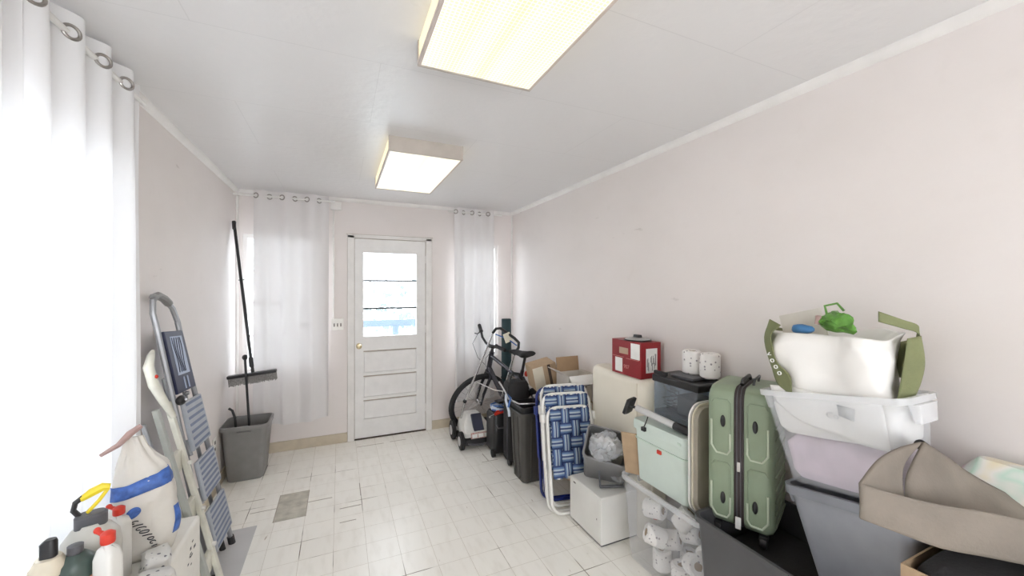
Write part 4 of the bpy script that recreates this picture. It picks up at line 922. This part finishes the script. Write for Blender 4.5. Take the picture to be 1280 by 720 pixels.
# ------------------------------------------------------------------ cream block, red carton, lid
cb = thing('cream_folding_mattress', 'large cream vinyl padded slab standing against the right wall', 'mattress', (1.775, 2.09, 0))
q = MB(); q.loft([rrect(0, 0, .16, .58, .05, .0), rrect(0, 0, .18, .60, .06, .02), rrect(0, 0, .18, .60, .06, .93), rrect(0, 0, .165, .59, .055, .968), rrect(0, 0, .13, .56, .05, .982)]); q.build('body', 'foam', cb, ang=60)
MB().tube([(-.0905, -.20, .02), (-.0905, -.20, .95)], .0025, 6).build('seam', 'tan', cb)
rb = thing('red_carton', 'red printed carton with white stickers on top of the cream slab', 'carton', (1.765, 1.985, .983))
MB().box(-.085, .075, -.135, .14, 0, .222).build('body', 'redbox', rb, bevel=.002)
for (y0, y1, z0, z1, m_, n_) in ((-.105, -.025, .115, .212, 'label', 'sticker'), (.055, .125, .015, .105, 'label', 'sticker'), (.0, .085, .135, .175, 'gold', 'gold_print')):
    MB().box(-.0862, -.085, y0-.02, y1-.02, z0, z1).build(n_, m_, rb, smooth=False)
q = MB()
for z, a0, a1 in ((.112, .02, .13), (.108, -.12, .0)): q.box(-.0860, -.085, a0, a1, z, z+.003)
q.build('thin_print', 'pinkink', rb, smooth=False)
fx = frame(-.0866, 0, 0, (0, -1, 0), (0, 0, 1), (-1, 0, 0))
def tx(s, y, z, sz, m_): text(s, rb, sz, m_, Matrix.Translation((-.0866, y, z)) @ fx.to_3x3().to_4x4())
tx('907', -.005, .055, .035, 'pinkink')
st = MB().box(-.045, .045, -.1362, -.135, .035, .185).build('shipping_label', 'label', rb, smooth=False)
q = MB(); random.seed(9)
for i in range(13):
    x = -.038+i*.0058
    if i in (3, 4): continue
    z0_ = .045+random.random()*.06; q.box(x, x+.003, -.1368, -.1362, z0_, z0_+.03+random.random()*.05)
q.build('bar_print', 'inkm', st, smooth=False)
t = thing('pan_lid', 'round silver and black lid lying on the red carton', 'lid', (1.757, 1.965, 1.206))
MB().lathe([(.0, .0), (.075, 0), (.080, .004), (.078, .010), (.055, .018), (.0, .022)], (0, 0, 0), 32).build('disc', 'lidg', t)
MB().tube([(.081*math.cos(2*PI*k/32), .081*math.sin(2*PI*k/32), .005) for k in range(32)], .004, 6, True).build('rim', 'black', t)
MB().loft([rrect(0, 0, .035, .06, .012, .020), rrect(0, 0, .030, .055, .012, .036)]).build('knob', 'black', t)

# ------------------------------------------------------------------ clear tub with paper rolls
def lay_tub(name, label, cat, cx, cy, z, w0, d0, w1, d1, h, m, mr, rot=(0, 0, 0), liph=.022, lip=.012, handles=True):
    a = thing(name, label, cat, (cx, cy, z), rot=rot)
    tub_mb(w0, d0, w1, d1, h, .035, .003, .004, .01).build('body', m, a)
    q = MB(); q.loft([rrect(0, 0, w1+2*lip, d1+2*lip, .045, h-liph), rrect(0, 0, w1+2*lip, d1+2*lip, .045, h+.001), rrect(0, 0, w1-.004, d1-.004, .033, h+.001), rrect(0, 0, w1-.004, d1-.004, .033, h-.004)], False, False); q.build('rim', mr, a)
    if handles:
        for s in (-1, 1): MB().loft([rrect(0, s*(d1/2+lip*.6), .10, lip*1.6, .006, h-.075), rrect(0, s*(d1/2+lip*.6), .12, lip*2.4, .008, h-.02)]).build('handle', mr, a)
    return a
lay_tub('clear_storage_tub', 'clear plastic tub full of wrapped paper rolls on the floor', 'storage tub', 1.675, 1.535, 0, .30, .50, .36, .54, .472, 'tub', 'tubrim')
def paper_roll(label, x, y, z, rot, m_, group, r=.053, h=.125, seed=0):
    a = thing('paper_roll', label, 'paper roll', (x, y, z), rot=rot, group=group)
    q = MB(); q.lathe([(.018, .004), (r*.8, 0), (r, .008), (r*1.02, h/2), (r, h-.008), (r*.8, h), (.018, h-.004)], (0, 0, 0), 24); q.crumple(.003, 20, seed); q.build('wrap', m_, a)
    MB().lathe([(.017, h-.006), (.019, h-.0035), (.0, h-.0036)], (0, 0, 0), 14).build('core_end', 'core', a)
    return a
random.seed(21)
rolls = []
spots = [(1.575, 1.70, .31, (80, 0, 20)), (1.60, 1.60, .02, (0, 0, 0)), (1.60, 1.47, .02, (0, 0, 0)), (1.60, 1.345, .02, (10, 0, 0)), (1.715, 1.64, .02, (0, 0, 0)), (1.715, 1.52, .02, (0, 0, 0)), (1.715, 1.38, .02, (0, 0, 0)),
         (1.62, 1.63, .16, (75, 0, 30)), (1.585, 1.56, .20, (-70, 10, 60)), (1.60, 1.41, .17, (60, 20, -40)), (1.60, 1.335, .24, (80, 0, 100)), (1.70, 1.55, .22, (70, 0, 10)), (1.70, 1.38, .20, (80, 20, 0)), (1.61, 1.50, .30, (20, 30, 0))]
places = ['small wrapped roll with red mark high at the far end of the clear tub']+['white wrapped paper roll heaped inside the clear floor tub']*13
for i, (x, y, z, rt) in enumerate(spots):
    rolls.append(paper_roll(places[i], x, y, z, tuple(R(v) for v in rt), 'rollp', 'paper rolls in the clear tub', .048, .11, i))
MB().box(-.012, .012, -.052, -.049, .045, .065).build('red_mark', 'red', rolls[0])
# cardboard sheet standing in the tub
t = MB(); t.box(-.004, .004, -.045, .045, 0, .24); o = t.build('cardboard_sheet', 'card', bevel=.001); o.location = (1.545, 1.765, .475); o.rotation_euler = (R(-4), R(-6), R(28)); tag(o, 'narrow brown cardboard sheet standing left of the mint cooler', 'cardboard')
# mint cooler
mc = thing('cooler_box', 'pale mint green cooler box standing on the clear tub of rolls', 'cooler', (1.675, 1.55, .477))
MB().loft([rrect(0, 0, .27, .33, .02, 0), rrect(0, 0, .275, .335, .022, .008), rrect(0, 0, .305, .36, .025, .285)]).build('body', 'mint', mc)
MB().loft([rrect(0, 0, .325, .375, .025, .284), rrect(0, 0, .328, .378, .027, .290), rrect(0, 0, .328, .378, .027, .322), rrect(0, 0, .315, .365, .025, .334)]).build('lid', 'mint', mc)
MB().loft([rrect(0, 0, .306, .362, .025, .225), rrect(0, 0, .309, .365, .025, .229), rrect(0, 0, .309, .365, .025, .233)]).build('band', 'mintd', mc)
MB().box(-.1570, -.140, -.02, .005, .200, .218).build('red_badge', 'red', mc)
MB().box(-.1665, -.163, -.16, -.14, .30, .31).build('latch', 'mintd', mc)
# tray standing on edge
def rr_ring(cx, cz, w, h, r, y, n=8):
    pts = []
    for (sx, sz, a0) in ((1, 1, 0), (-1, 1, 90), (-1, -1, 180), (1, -1, 270)):
        for k in range(n+1):
            t_ = R(a0+90*k/n); pts.append((cx+sx*(w/2-r)+r*math.cos(t_), y, cz+sz*(h/2-r)+r*math.sin(t_)))
    return pts
ty = thing('plastic_tray', 'white rimmed taupe tray standing on edge between mint cooler and green suitcase', 'tray', (1.60, 1.315, .478), rz=R(2))
MB().loft([rr_ring(.02, .26, .24, .52, .075, .018), rr_ring(.02, .26, .24, .52, .075, .026), rr_ring(.02, .26, .225, .505, .070, .026), rr_ring(.02, .26, .225, .505, .070, .018)]).build('white_rim', 'white', ty)
MB().loft([rr_ring(.02, .26, .22, .50, .068, .020), rr_ring(.02, .26, .215, .49, .066, -.004), rr_ring(.02, .26, .205, .48, .06, -.012), rr_ring(.02, .26, .15, .42, .05, -.012), rr_ring(.02, .26, .15, .42, .05, -.010)]).build('shell', 'brown_t', ty)
MB().loft([rr_ring(.02, .26, .232, .512, .072, .004), rr_ring(.02, .26, .232, .512, .072, .010), rr_ring(.02, .26, .221, .501, .068, .010), rr_ring(.02, .26, .221, .501, .068, .004)]).build('piping', 'tan', ty)
MB().box(.05, .08, -.014, -.011, .04, .05).build('small_badge', 'dark', ty)
# glass tank on cooler
tk = thing('glass_tank', 'small glass tank with black lid standing on the mint cooler', 'tank', (1.745, 1.56, .812))
tub_mb(.20, .30, .20, .30, .205, .008, .004, .001, .004).build('glass', 'tankglass', tk)
MB().loft([rrect(0, 0, .19, .288, .006, .006), rrect(0, 0, .19, .288, .006, .040)]).crumple(.003, 40, 2).build('gravel', 'tankin', tk)
MB().loft([rrect(0, 0, .212, .312, .01, .203), rrect(0, 0, .216, .316, .012, .207), rrect(0, 0, .216, .316, .012, .236), rrect(0, 0, .205, .305, .01, .241)]).build('lid', 'black', tk, ang=30)
MB().box(-.065, .06, -.09, .06, .240, .256).build('lamp_hood', 'collar', tk, bevel=.005); MB().box(-.10, -.08, .06, .15, .240, .262).build('lid_clip', 'black', tk, bevel=.004)
MB().box(-.06, .07, -.11, .02, .045, .15).build('filter_box', 'blackf', tk, bevel=.01)
random.seed(4)
for i in range(4):
    P = [(-.05+.03*math.sin(k*.9+i), .06+.045*math.cos(k*1.3+i*2), .05+.013*k) for k in range(11)]; MB().tube(P, .0022, 5).build('cable', 'black', tk)
paper_roll('patterned paper roll on the black tank lid, the nearer of two', 1.79, 1.455, 1.0685, (0, 0, 0), 'rollp', 'paper rolls on the glass tank', .050, .13, 31)
paper_roll('patterned paper roll on the black tank lid, the farther of two', 1.79, 1.570, 1.0685, (0, 0, .4), 'rollp', 'paper rolls on the glass tank', .050, .13, 33)
# silver brush
br = thing('snow_brush', 'silver tube tool with a black head lying across the mint cooler lid', 'brush', (1.555, 1.60, .835))
def P_(x, y, z): return Vector((x-1.555, y-1.60, z-.83))
MB().tube([P_(1.525, 1.71, .865), P_(1.555, 1.46, .838)], .018, 12).build('tube', 'alumw', br)
MB().tube([P_(1.555, 1.47, .838), P_(1.565, 1.38, .832), P_(1.572, 1.36, .832)], [.020, .022, .017], 12).build('grip', 'black', br)
hd = Matrix.Translation(P_(1.510, 1.755, .868)) @ Matrix.Rotation(R(25), 4, 'X') @ Matrix.Rotation(R(12), 4, 'Z')
MB().loft([rrect(0, 0, .022, .012, .004, -.055), rrect(0, 0, .075, .018, .006, -.045), rrect(0, 0, .075, .018, .006, .045), rrect(0, 0, .05, .012, .004, .052)]).xf(hd).build('head', 'black', br)
MB().tube([P_(1.510, 1.755, .868), P_(1.524, 1.71, .865)], .008).build('neck', 'black', br)
MB().tube([P_(1.535, 1.63, .855), P_(1.515, 1.625, .82), P_(1.505, 1.635, .785)], .003, 6).build('cord', 'black', br); MB().box(-.008, .008, -.012, .012, -.02, 0, Matrix.Translation(P_(1.504, 1.635, .785))).build('plug', 'black', br)

# ------------------------------------------------------------------ charcoal tote and green suitcase
DT = lay_tub('charcoal_tote', 'large open charcoal tote under the green suitcase', 'storage tub', 1.625, .885, 0, .40, .58, .455, .655, .572, 'dtub', 'dtub', handles=False)
t = MB(); t.loft([rrect(0, 0, .36, .50, .03, 0), rrect(0, 0, .40, .54, .04, .02), rrect(0, 0, .405, .545, .04, .42), rrect(0, 0, .37, .51, .04, .455)])
bmesh.ops.subdivide_edges(t.bm, edges=t.bm.edges, cuts=3); t.crumple(.006, 8, 5, 0)
for v in t.bm.verts: v.co.z = max(0, min(v.co.z, .455))
o = t.build('black_bedding', 'blackf', ang=60); o.location = (1.625, .895, .008); tag(o, 'folded black cloth filling the charcoal tote', 'cloth')
ux = Vector((.916, .40, 0)).normalized()   # suitcase depth direction
sc = thing('green_suitcase', 'sage green hard-shell suitcase with black zip standing on the charcoal tote', 'suitcase', (1.536, 1.11, .470), rz=math.atan2(ux.y, ux.x))
# local: x into the wall, -y towards viewer; thickness along y
def shell(y0, y1, name):
    q = MB(); T = .30; Hh = .60
    def ring(y, ins): return rr_ring(T/2, .05+Hh/2, T-2*ins, Hh-2*ins, .055-ins*.5, y)
    s = 1 if y1 > y0 else -1
    q.loft([ring(y0, .004), ring(y0+s*.004, 0), ring(y1-s*.03, 0), ring(y1-s*.010, .010), ring(y1, .03)]); return q.build(name, 'sgreen', sc, ang=50)
s1 = shell(.018, .125, 'shell'); s2 = shell(-.018, -.125, 'shell')
MB().loft([rr_ring(.15, .35, .296, .596, .053, -.018), rr_ring(.15, .35, .296, .596, .053, .018)]).build('zip_band', 'zipb', sc)
for y in (-.007, .007): MB().loft([rr_ring(.15, .35, .302, .602, .056, y-.002), rr_ring(.15, .35, .302, .602, .056, y+.002)]).build('zip_teeth', 'collar', sc)
# narrow-face details: recessed panels outlined with piping, dark grips
for sg, par in ((1, s1), (-1, s2)):
    for (z0, z1) in ((.09, .33), (.36, .60)):
        a0, a1 = sg*.032, sg*.105
        P = [(-.0015, a0, z0+.09), (-.0015, a0, z0+.02), (-.0015, a0+sg*.012, z0), (-.0015, a1-sg*.02, z0), (-.0015, a1, z0+.03), (-.0015, a1, z0+.14)]
        MB().tube(P, .0045, 8).build('piping', 'strim', par)
        MB().tube([(-.001, a0, z0+.09), (-.001, a0, z1-.02), (-.001, a0+sg*.01, z1-.008), (-.001, a1-sg*.01, z1-.008), (-.001, a1, z1-.025)], .003, 8).build('ridge', 'sgreen', par)
    for z in (.17, .50): MB().ball((-.002, sg*.06, z), .010, (.6, 1, 2.6)).build('side_foot', 'black', par)
for y in (.085, -.085):
    for x in (.03, .27):
        w = MB().lathe([(.0, -.012), (.024, -.012), (.026, 0), (.024, .012), (0, .012)], (x, y, .026), 18, 'Y').build('wheel', 'black', sc); MB().box(x-.018, x+.018, y-.016, y+.016, .036, .055).build('wheel_mount', 'black', w, bevel=.004)
MB().tube([(.06, 0, .655), (.08, 0, .672), (.20, 0, .672), (.22, 0, .655)], .008).build('carry_handle', 'black', sc)
MB().tube([(.10, -.035, .650), (.10, -.04, .676), (.20, -.04, .676), (.20, -.035, .65)], .005).build('telescopic_grip', 'collar', sc)
MB().box(-.004, 0, -.006, .006, .30, .34).build('zip_puller', 'steel', sc); 
q = MB().box(-.008, -.003, -.010, .012, .06, .11); q.build('luggage_tag', 'white', sc, bevel=.002)
for z in [.1+.05*k for k in range(10)]: MB().tube([(.03, -.1255, z), (.27, -.1255, z)], .004, 6).build('shell_rib', 'sgreen', s2)

# ------------------------------------------------------------------ tilted stack: slate tote, clear tub, bags
TL = R(-9.5)
ct_loc = Vector((1.600, .782, .846))
lt = lay_tub('slate_tote', 'slate grey tote under the clear tub, right of the green suitcase', 'storage tub', 1.597, .679, .531, .16, .26, .186, .350, .325, 'gtub', 'gtubr', rot=(TL, 0, 0), liph=.03)
cl = lay_tub('clear_storage_tub', 'clear plastic tub of linens on the slate tote, carrying the shopping bags', 'storage tub', 1.600, .732, .862, .165, .34, .215, .42, .325, 'tubc', 'tubrim', rot=(TL, 0, 0), liph=.018)
t = MB(); t.loft([rrect(0, 0, .13, .29, .03, 0), rrect(0, 0, .15, .32, .03, .03), rrect(0, 0, .16, .34, .03, .13), rrect(0, 0, .12, .28, .03, .155)]); bmesh.ops.subdivide_edges(t.bm, edges=t.bm.edges, cuts=2); t.crumple(.007, 9, 12, 0)
o = t.build('folded_linen', 'lilac', ang=60); o.location = (1.600, .734, .873); o.rotation_euler = (TL, 0, 0); tag(o, 'folded lilac linen inside the upper clear tub', 'linen')
t = MB(); t.loft([rrect(0, 0, .145, .33, .03, 0), rrect(0, 0, .165, .36, .03, .02), rrect(0, 0, .175, .375, .03, .10), rrect(0, 0, .15, .34, .03, .125)]); bmesh.ops.subdivide_edges(t.bm, edges=t.bm.edges, cuts=2); t.crumple(.006, 8, 14)
o = t.build('folded_sheet', 'bagw', ang=60); o.location = (1.603, .762, 1.032); o.rotation_euler = (TL, 0, 0); tag(o, 'white folded sheet on top of the lilac linen in the clear tub', 'linen')
# white bag
bg = thing('white_plastic_bag', 'big white crumpled plastic bag bulging out of the upper clear tub', 'bag', (1.600, .785, 1.165), rot=(R(-4), 0, 0))
def bagring(z, w, d, ax=0, ay=0, n=56, k=0, wob=.01, pw=.62):
    P = []
    for i in range(n):
        t_ = 2*PI*i/n; c_, s_ = math.cos(t_), math.sin(t_)
        x = w/2*math.copysign(abs(c_)**pw, c_)+ax; y = d/2*math.copysign(abs(s_)**pw, s_)+ay
        v = Vector((x, y, z)); nn = noise.noise_vector(Vector((x*9+k, y*8, z*7)))*wob*2.2; f_ = noise.noise(Vector((x*13+k, y*13+z*6, z*9))); g_ = noise.noise(Vector((x*27+k, y*24-z*16, z*20)))
        nn -= Vector((c_, s_, 0))*((.5-abs(f_))*wob*1.6+(.4-abs(g_))*wob*.9-wob); P.append(v+nn)
    return P
q = MB(); q.loft([bagring(-.02, .13, .26, k=3, wob=.003), bagring(.0, .165, .31, k=3, wob=.005), bagring(.03, .185, .325, k=3), bagring(.06, .19, .325, k=3), bagring(.09, .19, .33, k=3, wob=.013), bagring(.12, .19, .34, k=3, wob=.015), bagring(.15, .185, .35, k=3, wob=.017), bagring(.18, .175, .35, k=3, wob=.020), bagring(.205, .165, .35, k=3, wob=.024), bagring(.225, .15, .36, k=3, wob=.022), bagring(.20, .13, .30, k=3, wob=.008), bagring(.16, .12, .27, k=3, wob=.004)])
bmesh.ops.subdivide_edges(q.bm, edges=[e for e in q.bm.edges if abs(e.verts[0].co.z-e.verts[1].co.z) > .012], cuts=1); q.build('bag', 'bagw', bg, sub=1, ang=180)
q = patch([[(-.094, .175, .02), (-.098, .10, .025), (-.098, .0, .02), (-.096, -.10, .02), (-.09, -.16, .01)],
           [(-.092, .165, -.03), (-.097, .08, -.045), (-.094, -.02, -.03), (-.097, -.10, -.04), (-.09, -.165, -.04)],
           [(-.088, .155, -.045), (-.094, .07, -.095), (-.088, -.03, -.115), (-.092, -.10, -.125), (-.085, -.17, -.13)]])
q.build('hanging_skirt', 'bagw', bg, solid=.002, ang=180)
text('Co', bg, .030, 'greyp', frame(-.1005, -.03, -.05, (0, -1, 0), (0, 0, 1), (-1, 0, 0)))
q = MB(); q.bm.faces.new([q.bm.verts.new(p_) for p_ in ((-.1005, -.045, -.01), (-.1005, -.095, -.015), (-.1005, -.09, -.055), (-.1005, -.05, -.045))]); q.build('grey_print', 'greyp', bg, solid=.001)
# olive tote around it
ot = thing('olive_tote_bag', 'olive green fabric shopping bag opened around the white bag', 'bag', (1.600, .765, 1.145), rot=(0, 0, 0))
def strap_panel(name, rows, m_='olive', t_=.003): return patch(rows).build(name, m_, ot, solid=t_, soff=0, ang=180)
strap_panel('far_side', [[(-.095, .196, .279), (-.118, .141, .262)], [(-.095, .207, .24), (-.122, .172, .227)], [(-.093, .216, .197), (-.124, .168, .18)], [(-.096, .192, .115), (-.124, .152, .125)], [(-.098, .168, .045), (-.122, .107, .081)], [(-.105, .130, .02), (-.115, .105, .02)]])
strap_panel('far_gusset', [[(-.095, .196, .275), (-.03, .235, .25), (.06, .22, .23)], [(-.094, .216, .19), (-.02, .245, .16), (.07, .225, .15)], [(-.098, .168, .045), (-.02, .20, .04), (.06, .19, .03)]])
strap_panel('near_side', [[(-.030, -.175, .245), (.035, -.180, .25), (.095, -.150, .245)], [(-.045, -.172, .17), (.03, -.190, .17), (.10, -.15, .17)], [(-.050, -.165, .10), (.02, -.182, .10), (.10, -.15, .10)], [(-.035, -.150, .035), (.02, -.160, .030), (.075, -.14, .035)]])
strap_panel('near_strap', [[(-.06, -.118, .325), (.0, -.15, .30), (.06, -.165, .28), (.095, -.150, .245)], [(-.06, -.118, .292), (.0, -.152, .272), (.05, -.170, .255), (.09, -.155, .21)]])
strap_panel('back_side', [[(.10, .20, .22), (.108, 0, .19), (.10, -.15, .235)], [(.104, .19, .10), (.112, 0, .10), (.104, -.15, .10)]])
for i, (ch_) in enumerate('vooo'):
    text(ch_, ot, .030, 'label', frame(-.1265, .178-.013*i, .150-.021*i, Vector((0, -.52, -.85)).normalized(), Vector((0, -.85, .52)).normalized(), (-1, 0, 0)), ext=.002)
# items in the bag
t = MB(); t.box(-.004, .004, -.07, .07, -.02, .09); o = t.build('paper_booklet', 'cardw', bevel=.001); o.location = (1.62, .90, 1.365); o.rotation_euler = (R(-16), R(8), R(10)); tag(o, 'pale booklet sticking out of the far side of the white bag', 'booklet')
t = thing('green_snack_bag', 'bright green crumpled wrapper sticking up out of the white bag', 'wrapper', (1.575, .775, 1.385))
q = MB(); q.ball((0, 0, 0), .042, (.7, 1.2, .75), 24); q.crumple(.030, 20, 6); q.xf(Matrix.Translation((0, 0, .04))); q.build('wrapper', 'leaf', t, ang=30)
MB().tube([(0, .03, .06), (-.005, .035, .095), (0, .0, .105), (0, -.02, .08)], .004).build('loop', 'leaf', t); MB().tube([(-.02, .05, .03), (-.022, .045, .06)], .009).build('torn_edge', 'pink', t)
t = MB(); t.ball((0, 0, 0), .028, (.8, 1.4, .6), 14); t.crumple(.006, 30, 2); o = t.build('blue_cloth', 'blue'); o.location = (1.555, .875, 1.392); tag(o, 'small bit of blue cloth peeking from the white bag', 'cloth')

# ------------------------------------------------------------------ carton, taupe mat, pastel bag at lower right
a = open_carton('cardboard_box', 'tall brown carton at the lower right under the taupe felt', 1.385, 1.86, -.10, .535, 0, .80, 'card', [])
t = MB(); t.loft([rrect(0, 0, .40, .56, .03, 0), rrect(0, 0, .43, .60, .04, .02), rrect(0, 0, .43, .60, .04, .78), rrect(0, 0, .40, .56, .04, .815)]); bmesh.ops.subdivide_edges(t.bm, edges=t.bm.edges, cuts=3); t.crumple(.008, 9, 15, 0)
for v in t.bm.verts: v.co.z = min(v.co.z, .84); v.co.x = max(-.225, min(.225, v.co.x)); v.co.y = max(-.30, min(.30, v.co.y))
o = t.build('black_jacket', 'blackf', ang=60); o.location = (1.622, .2175, .006); tag(o, 'black garments filling the carton at the lower right', 'clothing')
fl = thing('felt_basket', 'collapsed taupe felt basket with a pointed corner at the lower right', 'basket', (1.40, .45, .95))
def W(x, y, z): return (x-1.40, y-.45, z-.95)
def sheet(name, rows, th=.007, m_='taupe'):
    return patch([[W(*p_) for p_ in r] for r in rows]).build(name, m_, fl, solid=th, soff=0, ang=180)
sheet('front_band', [[(1.225, .552, 1.040), (1.29, .508, 1.020), (1.36, .452, 1.006), (1.43, .40, 1.000), (1.50, .345, .99), (1.60, .27, .985)],
                     [(1.222, .550, .990), (1.285, .506, .972), (1.355, .450, .955), (1.425, .396, .945), (1.495, .342, .94), (1.60, .265, .935)],
                     [(1.230, .555, .948), (1.29, .508, .925), (1.36, .452, .900), (1.43, .40, .892), (1.50, .345, .885), (1.60, .27, .88)]])
sheet('corner_gusset', [[(1.225, .552, 1.040), (1.315, .553, 1.083), (1.416, .549, 1.101), (1.505, .537, 1.107)],
                        [(1.226, .552, 1.020), (1.30, .545, 1.040), (1.36, .54, 1.045), (1.405, .540, 1.050)],
                        [(1.228, .552, .995), (1.275, .53, .985), (1.325, .522, .965), (1.366, .518, .940)]])
sheet('back_panel', [[(1.500, .530, 1.110), (1.585, .515, 1.062), (1.669, .490, 1.003), (1.77, .43, .940), (1.85, .37, .912)],
                     [(1.405, .530, 1.025), (1.50, .49, .985), (1.60, .445, .945), (1.69, .39, .915), (1.79, .32, .89)],
                     [(1.366, .512, .928), (1.43, .475, .905), (1.50, .43, .885), (1.60, .36, .875), (1.72, .29, .87)]])
MB().tube([W(1.505, .540, 1.100), W(1.525, .536, 1.088), W(1.530, .528, 1.060)], .014, 10).build('dark_roll', 'blackf', fl)  # short black tube at the pointed corner
t = MB(); t.loft([rrect(0, 0, .10, .34, .03, 0), rrect(0, 0, .12, .38, .04, .03), rrect(0, 0, .10, .36, .04, .12), rrect(0, 0, .04, .30, .02, .17)]); bmesh.ops.subdivide_edges(t.bm, edges=t.bm.edges, cuts=3); t.crumple(.013, 10, 33, -.01)
o = t.build('pastel_gift_bag', 'pastel', ang=40); o.location = (1.80, .36, .862); o.rotation_euler = (0, 0, R(3)); tag(o, 'crinkled pastel patterned bag against the wall behind the taupe felt', 'bag')

# ------------------------------------------------------------------ outside
g = MB().box(-8, 9, YB+.3, YB+14, -.6, -.5).build('ground_outside', 'grass', smooth=False); struct(g)
pr = thing('porch_railing', 'blurred bluish porch rail seen through the door glass', 'railing', (.6, YB+1.3, 0))
MB().box(-1.2, 1.4, -.03, .03, 1.02, 1.11).build('top_rail', 'porch', pr); MB().box(-1.2, 1.4, -.02, .02, -.5+.6, .16).build('bottom_rail', 'porch', pr)
for x in (-1.1, .1, 1.3): MB().box(x-.04, x+.04, -.04, .04, -.5, 1.02).build('post', 'porch', pr)
for i, (x, y, s, lab) in enumerate(((.30, YB+3.0, .55, 'pale leafy shrub seen low through the left of the door glass'), (1.4, YB+5.0, 1.2, 'faint taller bush far beyond the door glass'))):
    t = thing('shrub', lab, 'shrub', (x, y, -.5))
    q = MB(); random.seed(i+50)
    for k in range(240):
        v = Vector((random.gauss(0, .45), random.gauss(0, .45), 1.1+random.gauss(0, .45)))*s
        mx = Matrix.Translation(v) @ Matrix.Rotation(random.random()*6, 4, (random.random(), random.random(), 1)) 
        q.box(-.05*s, .05*s, -.002, .002, -.035*s, .035*s, mx)
    q.build('foliage', 'shrub', t, smooth=False)
    MB().tube([(0, 0, 0), (.02, 0, .6*s), (0, 0, 1.1*s)], .03*s).build('stem', 'card', t)

# ------------------------------------------------------------------ light
w = bpy.data.worlds.new('World'); S.world = w; w.use_nodes = True
bgn = w.node_tree.nodes['Background']; bgn.inputs[0].default_value = (.86, .93, 1, 1); bgn.inputs[1].default_value = 4.2
def area(name, loc, rot, sx, sy, e, col, portal=False):
    l = bpy.data.lights.new(name, 'AREA'); l.shape = 'RECTANGLE'; l.size = sx; l.size_y = sy; l.energy = e; l.color = col
    if portal: l.cycles.is_portal = True
    o = bpy.data.objects.new(name, l); COL.objects.link(o); o.location = loc; o.rotation_euler = rot; o['kind'] = 'helper'; return o
# daylight through the left wall window, and added fill from behind the camera
area('daylight_left', (-1.35, 1.13, 1.45), (0, R(-90), 0), 1.7, 2.1, 4, (1, .985, .96))
area('fill_rear', (.5, YR-.5, 1.45), (R(90), 0, 0), 1.9, 1.5, 20, (1, .96, .90))  # added fill lamp outside the unseen rear opening
# sky portals
area('portal_door', (.489, YB+.14, 1.475), (R(-90), 0, 0), .54, .87, 1, (1, 1, 1), True)
area('portal_window_left', (-.51, YB+.14, 1.4), (R(-90), 0, 0), .62, 1.3, 1, (1, 1, 1), True)
area('portal_window_right', (1.45, YB+.14, 1.4), (R(-90), 0, 0), .52, 1.3, 1, (1, 1, 1), True)

cam = bpy.data.cameras.new('camera'); co = bpy.data.objects.new('camera', cam); COL.objects.link(co)
cam.sensor_width = 36; cam.lens = 36*486/1280; cam.clip_start = .02
co.location = (0, 0, 1.543); co.rotation_euler = (R(90), 0, R(-23.9)); S.camera = co
S.view_settings.view_transform = 'Standard'; S.view_settings.look = 'None'; S.view_settings.gamma = 1; S.view_settings.use_curve_mapping = False
S.view_settings.exposure = .96
S.cycles.max_bounces = 12; S.cycles.diffuse_bounces = 8; S.cycles.transparent_max_bounces = 16; S.cycles.sample_clamp_indirect = 6
S.cycles.use_denoising = True
